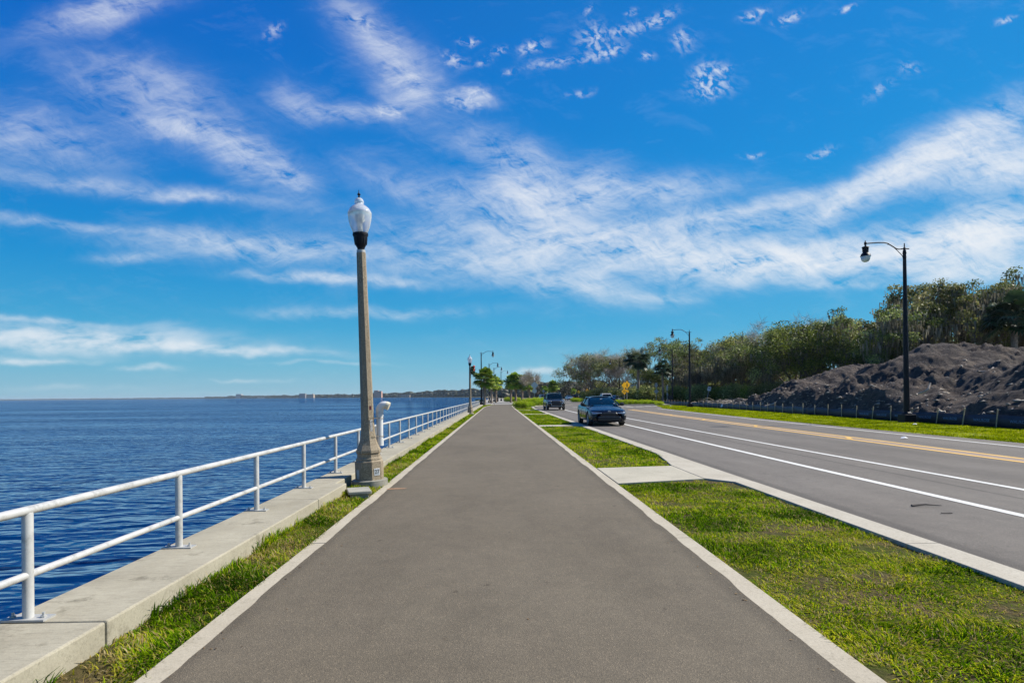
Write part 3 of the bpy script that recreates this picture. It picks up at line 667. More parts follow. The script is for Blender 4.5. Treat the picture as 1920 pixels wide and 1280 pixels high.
# ---------------------------------------------------------------- tall black lamps
def arm_lamp():
    r = empty('street_lamp', (0,0,0))
    b = MB(); b.box(-.27,.27,-.27,.27,0,.40); b.lathe([(.24,.40),(.22,.46),(.17,.52)], 8, rot=math.pi/8); b.build('pole_base', M['black_paint'], r, bevel=.02)
    b = MB(); b.lathe([(.135,.5),(.128,1.2),(.072,8.25)], 16); b.build('pole', M['black_paint'], r, smooth=True)
    b = MB()
    b.lathe([(.085,7.92),(.085,7.96),(.074,7.965),(.074,8.12),(.09,8.12),(.09,8.16)], 16); b.build('pole_band', M['black_paint'], r, smooth=True); b = MB()
    b.lathe([(.072,8.2),(.078,8.24),(.05,8.3),(.05,8.4),(.028,8.42),(.022,8.6),(.012,8.62)], 16); b.build('pole_cap', M['black_paint'], r, smooth=True)
    b = MB(); b.tube([(.22,0,8.35),(0,0,8.35),(-.28,0,8.33),(-.40,0,8.36),(-.62,0,8.50),(-.82,0,8.62),(-1.0,0,8.655),(-1.3,0,8.655),(-1.84,0,8.62)], .028, 10)
    b.build('arm', M['black_paint'], r, smooth=True)
    b = MB(); b.tube([(-.07,0,7.94),(-.14,0,8.06),(-.36,0,8.28),(-.52,0,8.43),(-.72,0,8.56),(-.82,0,8.56)], .016, 8); b.build('brace', M['black_paint'], r, smooth=True)
    c = (-1.9, 0, 0)
    b = MB(); b.lathe([(.01,8.76),(.03,8.74),(.018,8.71),(.055,8.67),(.06,8.62),(.05,8.56),(.03,8.53),(.05,8.48),(.14,8.46),(.165,8.43),(.13,8.41),(.115,8.36),(.12,8.22),(.12,8.18),(.19,8.12),(.225,8.02),(.235,8.0),(.21,7.99)], 20, c)
    for k in range(10):
        q = 2*math.pi*k/10; b.tube([(-1.9+.118*math.cos(q),.118*math.sin(q),8.2),(-1.9+.13*math.cos(q),.13*math.sin(q),8.42)], .012, 5)
    b.build('lamp_housing', M['black_paint'], r, smooth=True)
    b = MB(); b.lathe([(.215,7.995),(.20,7.90),(.17,7.81),(.12,7.755),(.06,7.73),(.005,7.725)], 20, c); b.build('lamp_bowl', M['lens_clear'], r, smooth=True)
    return r
al0 = arm_lamp()
AL = [(1700,28.2,0,'tall black street lamp with a curved arm standing in front of the dirt mounds'),
      (1293.5,65.3,0,'tall black street lamp on the far roadside at the end of the silt fence'),
      (1261,90,0,'black street lamp before the wood behind the utility cabinet'),
      (1161.6,121,0,'black street lamp left of the dark palm at the wood edge'),
      (1108,137,0,'farthest right-hand black street lamp, at the left end of the wood'),
      (902.8,94.6,180,'black street lamp behind the leftmost palm, nearest of the waterside row'),
      (917.5,128,180,'second black street lamp of the waterside row beyond the palms'),
      (926.5,147,180,'third black street lamp of the waterside row'),
      (939.7,168,180,'last black street lamp of the waterside row, standing clear of the palms')]
for i, (px, d, rz, lab) in enumerate(AL):
    o = al0 if i == 0 else copy_tree(al0); p = at(px, d); o.location = (p.x, p.y, 0); o.rotation_euler = (0, R(-.35) if i == 0 else 0, R(rz))
    tag(o, lab, 'street lamp', 'black arm lamps along the road')
# ---------------------------------------------------------------- silt fence
fe = empty('silt_fence', (20.0, 15, 0)); tag(fe, 'low dark blue-black silt fence with wooden stakes between grass and dirt mounds', 'fence')
O = Vector((20.0, 15, 0))
ysf = np.arange(8, 86.01, 1.65/4); vs = []
random.seed(3)
for y in ysf:
    x = interp(FEN, y); sag = .02*math.sin((y-8)/1.65*2*math.pi)
    h = .50+.03*math.sin(y*1.7)
    vs += [(x-O.x+.02+sag, y-O.y, -.03), (x-O.x+.03, y-O.y, h*.5), (x-O.x+.02-sag, y-O.y, h)]
nf = len(ysf)-1; split = int((40-8)/(1.65/4))
def strip(i0, i1):
    b = MB(); sub = vs[3*i0:3*i1+3]; fs = []
    for i in range(i1-i0): fs += [(3*i,3*i+3,3*i+4,3*i+1),(3*i+1,3*i+4,3*i+5,3*i+2)]
    b.add(sub, fs); return b
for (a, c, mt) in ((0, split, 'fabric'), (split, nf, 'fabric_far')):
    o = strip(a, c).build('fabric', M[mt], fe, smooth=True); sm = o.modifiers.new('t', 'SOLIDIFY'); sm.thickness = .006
tag(fe.children[1] if len(fe.children) > 1 else fe)
k = 0; y = 8.2
while y < 86:
    x = interp(FEN, y)-O.x; ln = random.uniform(.0,.26) if y < 34 else random.uniform(-.05,.05); h = .72+random.uniform(-.05,.06)
    b = MB(); b.tube([(x-.02, y-O.y+ln*.15, -.1), (x-.03-ln*.2, y-O.y-ln, h)], .028, 4); b.build('stake', M['wood'], fe)
    if 18 < y < 33 and True:
        t = text_mesh('WAL/ROSE', .17, 'lettering', M['ink'], fe, (x-.022, y-O.y+.72, .27), (R(90), 0, R(-90)), .002)
    y += 1.65+random.uniform(-.18,.18)
# ---------------------------------------------------------------- dirt mounds
def mound(name, peaks, x0, x1, y0, y1, nx, ny, seed, label, slope=.62):
    X, Y = np.meshgrid(np.linspace(x0, x1, nx), np.linspace(y0, y1, ny)); Z = np.full(X.shape, -9.0)
    wx = (fbm(X*.35, Y*.35, 3, seed+9)-.5)*3.0; wy = (fbm(X*.35, Y*.35, 3, seed+19)-.5)*3.0
    for (px, py, h, s) in peaks:
        d = np.sqrt((X+wx-px)**2 + ((Y+wy-py)*.9)**2 + .8) - .9
        z = h - s*d; k = .5
        hh = np.clip(.5+.5*(z-Z)/k, 0, 1); Z = Z*(1-hh)+z*hh + k*hh*(1-hh)
    rough = np.clip((Z+.6)/2, 0, 1)
    msk = np.clip((fbm(X*.28, Y*.28, 3, seed+40)-.42)*6, 0, 1)*.9 + np.clip(1-Z/1.0, 0, .6)
    Z = Z + rough*((fbm(X*.45, Y*.45, 3, seed)-.5)*1.1 + (fbm(X*1.9, Y*1.9, 5, seed+3, .62)-.5)*.50*(.2+msk) + (.5-np.abs(fbm(X*1.5+3, Y*1.5, 4, seed+90, .6)-.5)*4)*.26*(.15+msk) + (vnoise(X*5, Y*5, seed+7)-.5)*.10 + (fbm(X*1.4, Y*5, 3, seed+4)-.5)*.10)
    Z = Z + rough*(1-np.abs(fbm(X*1.1, Y*1.1, 3, seed+70)-.5)*4)*.05
    foot = np.clip((X-21.0-np.interp(Y, [p[1] for p in FEN], [p[0] for p in FEN])+20.0)/1.2, 0, 1)
    Z = Z*foot + (1-foot)*-.3
    Z = np.maximum(Z, -.3)
    v = np.stack([X.ravel(), Y.ravel(), Z.ravel()], 1)
    i = np.arange((nx-1)*(ny-1)); r = i//(nx-1); c = i % (nx-1); a = r*nx+c
    o = mesh_np(name, v, np.stack([a, a+1, a+nx+1, a+nx], 1).ravel(), 4, M['dirt'], smooth=False)
    return tag(o, label, 'dirt mound', 'spoil heaps behind the silt fence'), (X, Y, Z)
_, m3 = mound('dirt_mound', [(31.5,26,5.3,.58),(36,24,6.0,.6),(33,18,6,.6)], 20.6, 44, 10, 36, 240, 260, 5, 'dark smooth-sided dirt mound at the right edge of the photo')
_, m2 = mound('dirt_mound', [(34.5,42.5,5.0,.55),(31.0,41,4.9,.62),(28.3,41,3.9,.6),(26.3,36,2.9,.6),(38,44,4.7,.5),(27.6,33.5,2.7,.6)], 20.6, 50, 26, 54, 280, 260, 31, 'large central dark dirt mound directly behind the nearest black lamp')
_, m1 = mound('dirt_mound', [(24.6,50,1.9,.6),(27.5,51,2.7,.5),(31,53,3.7,.45),(25.2,45,2.1,.6),(35,56,4.3,.45),(25.0,56,1.2,.5),(25.8,60,.9,.5)], 22.0, 42, 40, 66, 240, 240, 57, 'low rough dirt mound left of the large one, strewn with roots')
# rubble on the mounds (uncountable)
rng = np.random.default_rng(11)
def sample_h(mm_, x, y):
    X, Y, Z = mm_; xs = X[0]; ysx = Y[:,0]
    i = np.clip(np.searchsorted(xs, x)-1, 0, len(xs)-2); j = np.clip(np.searchsorted(ysx, y)-1, 0, len(ysx)-2)
    return Z[j, i]
vv = []; ff = []; n0 = 0
base = np.array([(1,0,0),(-.5,.87,0),(-.5,-.87,0),(.2,.1,.7),(0,0,-.7)])
fcs = np.array([(0,1,3),(1,2,3),(2,0,3),(1,0,4),(2,1,4),(0,2,4)])
for mm_, n, (xa, xb, ya, yb) in ((m3, 900, (21.4,28,17,34)), (m2, 1300, (21.8,34,27,46)), (m1, 1500, (23,32,42,64))):
    x = rng.uniform(xa, xb, n); y = rng.uniform(ya, yb, n)
    keep = fbm(x*.6, y*.6, 3, 77) > .50
    x = np.where(rng.random(n) < .55, np.interp(y, [p[1] for p in FEN], [p[0] for p in FEN])+1.2+np.abs(rng.normal(0,.9,n)), x)
    keep |= rng.random(n) < .3
    x, y = x[keep], y[keep]; z = sample_h(mm_, x, y)
    z = np.maximum(z, 0)
    for xx, yy, zz in zip(x, y, z):
        s = rng.uniform(.04,.13)*(1.6 if rng.random() < .12 else 1); st = np.array([rng.uniform(.7,2.4), rng.uniform(.6,1.4), rng.uniform(.4,.9)])
        a = rng.uniform(0, 6.28); c_, s_ = math.cos(a), math.sin(a)
        p = (base + rng.normal(0,.15,base.shape))*st*s
        p = np.stack([p[:,0]*c_-p[:,1]*s_, p[:,0]*s_+p[:,1]*c_, p[:,2]], 1) + (xx, yy, zz+s*.15)
        vv.append(p); ff.append(fcs+n0); n0 += 5
tag(mesh_np('rubble', np.concatenate(vv), np.concatenate(ff).ravel(), 3, M['rubble']), 'pale clods, roots and stones strewn over the dirt mounds', 'rubble', kind='stuff')
# brush pile at the left end + logs
vv = MB(); random.seed(8)
for i in range(420):
    y = random.uniform(52, 78); x = interp(FEN, y)+1.0+random.random()*4.2; z = random.uniform(0, .85)*(1-abs((y-64)/18))
    a = random.uniform(0, 6.28); l = random.uniform(.5, 2.0); tz = random.uniform(-.35,.45)
    vv.tube([(x,y,max(z,0)),(x+math.cos(a)*l*.5,y+math.sin(a)*l*.5,z+tz*.6+.1),(x+math.cos(a)*l,y+math.sin(a)*l,max(0,z+tz))], [random.uniform(.015,.05),.02,.008], 4)
tag(vv.build('brush_pile', M['deadwood']), 'pile of pale cut branches behind the silt fence at the foot of the wood', 'brush pile')
for (px, d, z, l, a, rr, lab) in ((1448,50,.55,1.5,40,.09,'thin pale log leaning on the low rough mound near the fence'), (1572,41,1.0,1.4,5,.07,'curved pale root lying low on the rough mound'),
        (1733,29,1.5,.8,55,.05,'pale broken root on the central mound just right of the lamp pole'),(1850,33,2.6,1.0,20,.06,'dark flat piece of root halfway up the right mound')):
    p = at(px, d, z); b = MB(); a = R(a); n = 7
    b.tube([(-l/2+l*i/(n-1), .12*math.sin(i*1.3), (i/(n-1)-.5)*l*math.tan(a)*.5 + (.12*((i-3)/3)**2)) for i in range(n)], [rr*(.5+.5*math.sin(.4+i*.35)) for i in range(n)], 8)
    o = b.build('log', M['deadwood'], smooth=True); o.location = p; tag(o, lab, 'log', 'roots and logs on the mounds')
# ---------------------------------------------------------------- grass
def blades(name, x0, x1, y0, y1, dens, h, w, seed, zf, mat, maskf=None, straw=.2, flat=.9, xfun=None):
    rng = np.random.default_rng(seed); n = int((x1-x0)*(y1-y0)*dens)
    x = rng.uniform(x0, x1, n); y = rng.uniform(y0, y1, n)
    if xfun is not None: lo, hi = xfun(y); x = lo + (hi-lo)*rng.random(n)
    p1 = fbm(x*1.3, y*1.3, 4, seed+5); p2 = fbm(x*.5+9, y*.5, 3, seed+8); p3 = fbm(x*5, y*5, 3, seed+15)
    bare = np.clip((p1-.54)*7, 0, 1)*.85 + np.clip((p3-.62)*6, 0, 1)*.7
    keep = rng.random(n) > bare
    if maskf is not None: keep &= maskf(x, y)
    x, y, p1, p2, p3 = x[keep], y[keep], p1[keep], p2[keep], p3[keep]; n = len(x)
    z = zf(x, y)-.004
    H = h*(.4+1.0*rng.random(n))*(.55+1.1*fbm(x*2.2+4, y*2.2, 3, seed+60)); Wd = w*(.6+.8*rng.random(n))
    a = rng.uniform(0, 2*np.pi, n); lean = flat*(.3+.9*rng.random(n))
    flow = fbm(x*2, y*2, 2, seed+30)*6.28*2
    a = np.where(rng.random(n) < .5, flow, a)
    dx_, dy_ = np.cos(a)*np.sin(lean), np.sin(a)*np.sin(lean); dz_ = np.cos(lean)
    tx, ty = -np.sin(a)*Wd/2, np.cos(a)*Wd/2
    B0 = np.stack([x, y, z], 1); T_ = np.stack([tx, ty, np.zeros(n)], 1)
    D = np.stack([dx_, dy_, dz_], 1)
    Mid = B0 + D*(H*.55)[:,None]; Tip = B0 + D*H[:,None] + np.stack([dx_*H*.35, dy_*H*.35, -H*.18], 1)
    V_ = np.stack([B0-T_, B0+T_, Mid+T_*.8, Mid-T_*.8, Tip+T_*.15, Tip-T_*.15], 1).reshape(-1, 3)
    i = np.arange(n)*6
    F_ = np.stack([i, i+1, i+2, i+3, i+3, i+2, i+4, i+5], 1).ravel()
    tint = np.clip(.02+.85*rng.random(n)*(.4+p2) + (p1-.5)*1.2, 0, .78)
    dry = rng.random(n) < straw*(.4+2.4*np.clip(p1-.42, 0, 1)*3)*.6
    tint = np.where(dry, rng.uniform(.8, 1.0, n), tint)
    return V_, F_, np.repeat(tint, 6)
def join_blades(name, parts, mat, label):
    V_ = []; F_ = []; T_ = []; n = 0
    for v, f, t in parts: V_.append(v); F_.append(f+n); T_.append(t); n += len(v)
    o = mesh_np(name, np.concatenate(V_), np.concatenate(F_), 4, mat, None, np.concatenate(T_)); return tag(o, label, 'grass', kind='stuff')
def notslab(x, y):
    m_ = np.ones(len(x), bool)
    for (a, c) in slabs:
        m_ &= ~((y > a+.27*(x-1.95)-.0) & (y < c-.12+.16*(x-1.95)))
        m_ &= ~((x > 3.52) & (y > a+.1) & (y < c+.8)); m_ &= ~((x > 3.66) & (y > a+.1) & (y < c+1.8))
    return m_
parts = [blades('', 1.93, 3.9, 1.0, 6.2, 8500, .036, .0062, 41, zv, None, notslab, .38, 1.15),
         blades('', 1.93, 3.9, 6.2, 12, 5200, .040, .008, 42, zv, None, notslab, .32, 1.1),
         blades('', 1.93, 3.88, 12, 26, 2300, .055, .012, 43, zv, None, notslab, .18, 1.0),
         blades('', 1.93, 3.88, 26, 68, 700, .06, .022, 44, zv, None, notslab, .12, .9)]
join_blades('grass', parts, M['blade'], 'short green grass with dry patches on the verge between trail and road')
def lampclear(x, y): return ((x+2.13)**2+(y-9.75)**2 > .29**2) & ~((np.abs(x+2.06) < .17) & (y > 8.52) & (y < 9.0))
def shaggy(x, y): return lampclear(x, y)
parts = [blades('', -2.33, -1.87, 1.0, 7.5, 9500, .05, .0065, 51, zl, None, shaggy, .6, .95),
         blades('', -2.33, -1.87, 7.5, 14, 6000, .062, .008, 52, zl, None, shaggy, .5, .9),
         blades('', -2.33, -1.88, 14, 34, 2600, .065, .013, 53, zl, None, None, .2, .9),
         blades('', -2.33, -1.88, 34, 74, 800, .07, .025, 54, zl, None, None, .12, .9),
         blades('', -2.33, -2.24, 2.0, 20, 3500, .10, .008, 55, zl, None, lambda x, y: shaggy(x, y) & (fbm(x*0, y*1.7, 3, 4) > .5), .2, .7),
         blades('', -2.3, -1.0, 74, 97, 300, .07, .03, 56, lambda x, y: x*0, None, lambda x, y: x < -1.9+((np.maximum(y,72)-72)/26.0)**2*1.4, .12, .9)]
join_blades('grass', parts, M['blade'], 'narrow shaggy strip of grass between seawall ledge and trail')
fx = lambda y: (np.interp(y, [p[1] for p in EDG], [p[0] for p in EDG])-.04, np.interp(y, [p[1] for p in FEN], [p[0] for p in FEN])+.1)
parts = [blades('', 14.7, 20.1, 12, 32, 1100, .06, .02, 61, lambda x, y: x*0-.01, None, None, .12, .9, fx),
         blades('', 14.7, 20.1, 32, 61, 420, .07, .035, 62, lambda x, y: x*0-.01, None, None, .10, .9, fx),
         blades('', 17.5, 24, 61, 85, 200, .08, .05, 63, lambda x, y: x*0-.01, None, lambda x, y: x > 17.3+(y-61)*.22, .10, .9)]
join_blades('grass', parts, M['blade_far'], 'bright mown grass strip across the road before the silt fence')
# weeds growing through the ledge
# ---------------------------------------------------------------- plants
class Skel:
    def __init__(s): s.b = MB(); s.tips = []; s.segs = []
def grow(sk, p, d, r, l, lev, maxlev, rnd, spread, upb, nchild=(2,4), bend=.25):
    n = 3; pts = [p]; rs = [r]; dd = d
    for i in range(n):
        dd = (dd + Vector((rnd.gauss(0,bend), rnd.gauss(0,bend), rnd.gauss(0,bend*.6)+upb*.15))).normalized()
        pts.append(pts[-1]+dd*(l/n)); rs.append(r*(1-.4*(i+1)/n))
    sk.b.tube(pts, rs, 6 if lev < 2 else 4, caps=False)
    sk.segs += [(pts[i], lev) for i in range(1, n+1)]
    if lev >= maxlev: sk.tips.append(pts[-1]); return
    for k in range(rnd.randint(*nchild)):
        a = Vector((rnd.gauss(0,1), rnd.gauss(0,1), rnd.gauss(0,.35))).normalized()
        nd = (dd*(1-spread) + a*spread + Vector((0,0,upb*.3))).normalized()
        grow(sk, pts[-1] if rnd.random() < .7 else pts[-2], nd, rs[-1]*.72, l*rnd.uniform(.62,.88), lev+1, maxlev, rnd, spread, upb, nchild, bend)
def make_tree(name, seed, H, trunk_r, trunk_h, maxlev, spread, leaf, n_leaf, leaf_size, clump, lm, moss=0, upb=.35, nchild=(2,4), squash=.7, bark='bark', l0=None):
    rnd = random.Random(seed); rg = np.random.default_rng(seed); sk = Skel(); r = empty(name)
    top = Vector((0,0,trunk_h)); sk.b.tube([(0,0,-.3),(rnd.gauss(0,.1),rnd.gauss(0,.1),trunk_h*.5),top], [trunk_r*1.3, trunk_r, trunk_r*.85], 9, caps=False)
    l0 = l0 or (H-trunk_h)*.42
    for k in range(rnd.randint(3,5)):
        a = 2*math.pi*(k+rnd.random()*.5)/4; d = Vector((math.cos(a)*spread*1.3, math.sin(a)*spread*1.3, 1-spread*.35)).normalized()
        grow(sk, top-Vector((0,0,rnd.random()*trunk_h*.25)), d, trunk_r*.6, l0, 1, maxlev, rnd, spread, upb, nchild)
    zmax = max(t.z for t in sk.tips); f = H/zmax
    vs_ = np.array(sk.b.v); z = vs_[:,2]; vs_[:,2] = np.where(z > 0, z*f, z); sk.b.v = [tuple(x) for x in vs_]
    tips = np.array([(t.x, t.y, t.z*f) for t in sk.tips])
    sk.b.build('trunk', M[bark], r, smooth=True)
    if leaf:
        ix = rg.integers(0, len(tips), n_leaf); c = tips[ix]; dv = rg.normal(0, 1, (n_leaf,3)); dv /= np.linalg.norm(dv, axis=1, keepdims=True)
        P = c + dv*(clump*1.75*rg.random(n_leaf)[:,None]**.45)*(1, 1, squash)
        ct = rg.random(len(tips))[ix]; kp = P[:,2] > .15; P = P[kp]; ct = ct[kp]; t = np.clip(.0+.65*ct**1.3+.38*rg.random(len(P)), 0, 1)
        v, fcs_, tt = leaf_quads(P, leaf_size, rg, t); mesh_np('crown', v, fcs_, 4, M[lm], r, tt)
    else:   # twigs
        n = n_leaf; c = tips[rg.integers(0, len(tips), n)]; a = rg.normal(0, 1, (n,3)); a[:,2] = np.abs(a[:,2])*.9; a /= np.linalg.norm(a,axis=1,keepdims=True)
        l = clump*rg.uniform(.5,1.4,n)[:,None]; P0 = c + rg.normal(0,.25,(n,3)); P1 = P0+a*l
        s = np.cross(a, rg.normal(0,1,(n,3))); s /= np.linalg.norm(s,axis=1,keepdims=True); s *= leaf_size
        v = np.stack([P0-s, P0+s, P1+s*.4, P1-s*.4], 1).reshape(-1,3); mesh_np('crown', v, np.arange(4*n), 4, M[lm], r, np.repeat(rg.random(n), 4))
    if moss:
        sg = np.array([(p_.x, p_.y, p_.z*f) for p_, lv in sk.segs if lv >= 2]); n = moss; c = sg[rg.integers(0, len(sg), n)] + rg.normal(0,.35,(n,3))*(1,1,.4)
        l = rg.uniform(.2,.9,n); w = rg.uniform(.04,.10,n); a = rg.uniform(0,6.28,n); s = np.stack([np.cos(a)*w, np.sin(a)*w, 0*a], 1)
        dn = np.stack([rg.normal(0,.07,n), rg.normal(0,.07,n), -l], 1)
        v = np.stack([c-s, c+s, c+dn+s*.25, c+dn-s*.25], 1).reshape(-1,3); mesh_np('moss', v, np.arange(4*n), 4, M['moss'], r, np.repeat(rg.random(n), 4))
    return r
def make_palm(name, seed, H, crown_r, trunk_r, mat, nfr=34, trunkmat='palm_bark', boots=True):
    rg = np.random.default_rng(seed); r = empty(name)
    b = MB(); zt = H-crown_r*.75
    pr = []
    k = 0; z = -.2
    while z < zt:
        pr += [(trunk_r*(1.12+.06*rg.random()), z), (trunk_r*(.95+.05*rg.random()), z+.12)]; z += .16
    b.lathe(pr, 12)
    if boots:
        for i in range(60):
            q = rg.uniform(0,6.28); z = zt*rg.uniform(.45,1.0); c_, s_ = math.cos(q)*trunk_r, math.sin(q)*trunk_r
            b.tube([(c_,s_,z),(c_*1.55,s_*1.55,z+.16)], [.045,.02], 4)
    b.build('trunk', M[trunkmat], r)
    V_ = []; T_ = []
    for i in range(nfr):
        az = rg.uniform(0,6.28); el = math.asin(rg.uniform(-.8,1.0)) if mat == 'palm_leaf' else math.asin(rg.uniform(-.65,.97)); L_ = crown_r*rg.uniform(.5,.72)
        d = np.array([math.cos(az)*math.cos(el), math.sin(az)*math.cos(el), math.sin(el)])
        c0 = np.array([0,0,zt]); hub = c0+d*L_+np.array([0,0,-.10*L_*(1-abs(math.sin(el)))])
        side = np.cross(d, (0,0,1)); side /= max(np.linalg.norm(side),1e-3); upv = np.cross(side, d)
        w = .02; V_ += [c0-side*w, c0+side*w, hub+side*w, hub-side*w]; tb = rg.uniform(.0,.95); T_ += [.6]*4
        fan = crown_r*rg.uniform(.38,.5)
        for j in range(18):
            a = (j-8.5)/8.5*R(125); dd = d*math.cos(a)+side*math.sin(a)+upv*rg.normal(0,.08)
            e = hub+dd*fan*(.75+.25*math.cos(a*.7)); e2 = e + np.array([0,0,-fan*.28]); mid = hub+dd*fan*.6
            sd = np.cross(dd, upv)*fan*.10
            V_ += [hub-sd*.3, hub+sd*.3, mid+sd, mid-sd, mid-sd, mid+sd, e2+sd*.1, e2-sd*.1]; T_ += [min(1,tb*rg.uniform(.8,1.05))]*8
    V_ = np.array(V_); mesh_np('fronds', V_, np.arange(len(V_)), 4, M[mat], r, np.array(T_))
    return r
def make_shrub(name, seed, rx, ry, h, n, ls, lm, upright=False):
    rg = np.random.default_rng(seed); r = empty(name)
    k = 26; cx = rg.uniform(-rx*.8, rx*.8, k); cy = rg.uniform(-ry*.8, ry*.8, k); ch = h*(.55+.35*rg.random(k))*(1-.25*(cx/rx)**2)
    i = rg.integers(0, k, n); dv = rg.normal(0,1,(n,3)); dv /= np.linalg.norm(dv,axis=1,keepdims=True); rad = rg.random(n)**.4
    P = np.stack([cx[i]+dv[:,0]*rad*rx*.38, cy[i]+dv[:,1]*rad*ry*.38, ch[i]*.62+dv[:,2]*rad*h*.42], 1)
    P[:,2] = np.abs(P[:,2])+.02
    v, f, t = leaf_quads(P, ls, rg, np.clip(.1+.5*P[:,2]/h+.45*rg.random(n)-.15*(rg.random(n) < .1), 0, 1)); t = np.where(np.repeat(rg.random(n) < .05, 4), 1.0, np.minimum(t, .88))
    mesh_np('foliage', v, f, 4, M[lm], r, t)
    b = MB()
    for j in range(14):
        q = rg.uniform(0,6.28); x0_, y0_ = rg.uniform(-rx*.5,rx*.5), rg.uniform(-ry*.5,ry*.5)
        b.tube([(x0_,y0_,-.05),(x0_+math.cos(q)*.1,y0_+math.sin(q)*.1,h*.3),(x0_+math.cos(q)*.25,y0_+math.sin(q)*.25,h*.7)], [.02,.014,.006], 5, caps=False)
    b.build('stems', M['bark'], r); return r
def place(o, px, d, s=1.0, rz=0.0, z=0.0, sz=None):
    p = at(px, d, z); o.location = p; o.rotation_euler = (0,0,rz); o.scale = (s, s, sz if sz else s); return o
USED = set()
def inst(proto, *a, **k):
    if proto.name not in USED: USED.add(proto.name); o = proto
    else: o = copy_tree(proto)
    lab, cat, grp = k.pop('lab'), k.pop('cat'), k.pop('grp'); place(o, *a, **k); return tag(o, lab, cat, grp)
oakA = make_tree('live_oak', 101, 12, .42, 2.6, 5, .52, True, 17000, .19, .40, 'leaf_oak', 3200, .25, (2,3))
oakB = make_tree('live_oak', 117, 12, .40, 2.2, 5, .50, True, 16000, .19, .40, 'leaf_oak', 2600, .28, (2,3))
airy = make_tree('broadleaf_tree', 133, 10, .22, 2.5, 5, .42, True, 9000, .17, .34, 'leaf_oak', 300, .5, (2,3))
bushA = make_tree('broadleaf_tree', 141, 8, .22, 1.0, 4, .5, True, 14000, .18, .50, 'leaf_bright', 200, .2, (3,4), .8)
bushB = make_tree('broadleaf_tree', 152, 8, .22, 1.2, 4, .48, True, 13000, .18, .50, 'leaf_oak', 900, .2, (3,4), .8)
mossy = make_tree('mossy_tree', 163, 8.5, .25, 1.6, 5, .48, True, 7000, .17, .6, 'leaf_oak', 7500, .3, (2,3))
bareA = make_tree('bare_tree', 171, 10, .2, 2.2, 5, .36, False, 5000, .011, .9, 'twig', 0, .6, (2,3))
bareB = make_tree('bare_tree', 187, 9, .2, 1.5, 5, .42, False, 4500, .012, 1.0, 'twig', 500, .5, (2,3))
def top2h(py, d, px): return H_CAM + ((742-.0086*(px-934))-py)*d/F_PX
TREES = [ # px, depth, top row, proto, its height, label
 (1098,146,690,airy,10,'thin leafy sapling at the far left end of the wood'),
 (1117,138,668,bushB,8,'green tree second from the left end of the wood'),
 (1137,132,663,bareB,9,'grey bare tree at the left end of the wood'),
 (1150,128,672,airy,10,'light green airy tree between the bare trees left of the dark palm'),
 (1168,126,655,bareA,10,'tallest bare tree, just left of the dark palm'),
 (1182,118,688,bareB,9,'low bare tree behind the yellow pedestrian sign'),
 (1216,108,690,bushA,8,'yellow-green rounded tree right of the dark palm'),
 (1232,118,640,airy,10,'airy tree with open branches right of the dark palm'),
 (1262,104,637,airy,10,'airy leafy tree behind the black lamp near the cabinet'),
 (1288,112,668,bushB,8,'dark bushy tree behind the far roadside lamp'),
 (1315,100,652,oakB,12,'dark oak right of the far roadside lamp'),
 (1330,92,676,mossy,8.5,'low tree grey with hanging moss above the tilted white sign'),
 (1360,96,648,bushB,8,'dense tree left of the grey mossy tree'),
 (1388,86,660,mossy,8.5,'brownish tree draped in moss at the middle of the wood'),
 (1408,92,634,bushB,8,'green-brown tree with a rounded top at the middle of the wood'),
 (1432,88,640,bareB,9,'bare grey tree rising at the middle of the wood'),
 (1450,80,652,bushA,8,'bright green bushy tree above the left end of the low mound'),
 (1484,84,600,bareA,10,'bare tree crown showing above the leafy trees'),
 (1502,78,622,bushB,8,'dark bushy tree behind the low mound'),
 (1530,74,606,bushA,8,'large bushy green tree in the middle of the right wood'),
 (1575,76,592,oakB,12,'tallest leafy tree of the middle right wood'),
 (1605,70,628,bushA,8,'bright leafy tree directly left of the big live oaks'),
 (1640,74,612,bushB,8,'dark tree tucked under the left end of the live oaks'),
 (1665,64,640,bushA,8,'low leafy tree behind the nearest lamp pole'),
 (1700,66,548,oakA,12,'mossy live oak at the left of the oak group, behind the lamp pole'),
 (1768,64,518,oakB,12,'broad mossy live oak in the middle of the oak group'),
 (1842,66,528,oakA,12,'dark live oak behind the top of the central mound'),
 (1915,62,512,oakB,12,'tall live oak at the right edge of the photo'),
 (2010,62,520,oakA,12,'live oak cut off by the right edge of the photo')]
for i, (px, d, py, pr, ph, lab) in enumerate(TREES):
    h = top2h(py, d, px); s = h/ph; sx = s*(1.0 if pr in (oakA, oakB) else 1.1)
    inst(pr, px, d, s=sx, sz=s, rz=i*1.9, lab=lab, cat='tree', grp='trees of the wood beyond the road')
# undergrowth filling the wood's foot
ugA = make_shrub('undergrowth_bush', 201, 2.6, 1.8, 3.2, 6500, .22, 'leaf_oak'); ugB = make_shrub('undergrowth_bush', 202, 2.4, 1.8, 2.8, 6500, .20, 'leaf_bright')
random.seed(12)
UG = [(1107,128),(1128,120),(1148,116),(1168,112),(1190,104),(1208,98),(1228,108),(1250,104),(1272,100),(1292,98),(1312,90),(1334,94),(1356,88),(1378,84),(1398,86),(1420,80),(1442,76),(1466,76),(1490,72),(1516,70),(1542,68),(1570,66),(1600,66),(1632,66),(1668,62),(1700,60)]
NTH = ['first','second','third','fourth','fifth','sixth','seventh','eighth','ninth','tenth','eleventh','twelfth','thirteenth','fourteenth','fifteenth','sixteenth','seventeenth','eighteenth','nineteenth','twentieth','twenty-first','twenty-second','twenty-third','twenty-fourth','twenty-fifth','twenty-sixth','twenty-seventh','twenty-eighth','twenty-ninth','thirtieth','thirty-first']
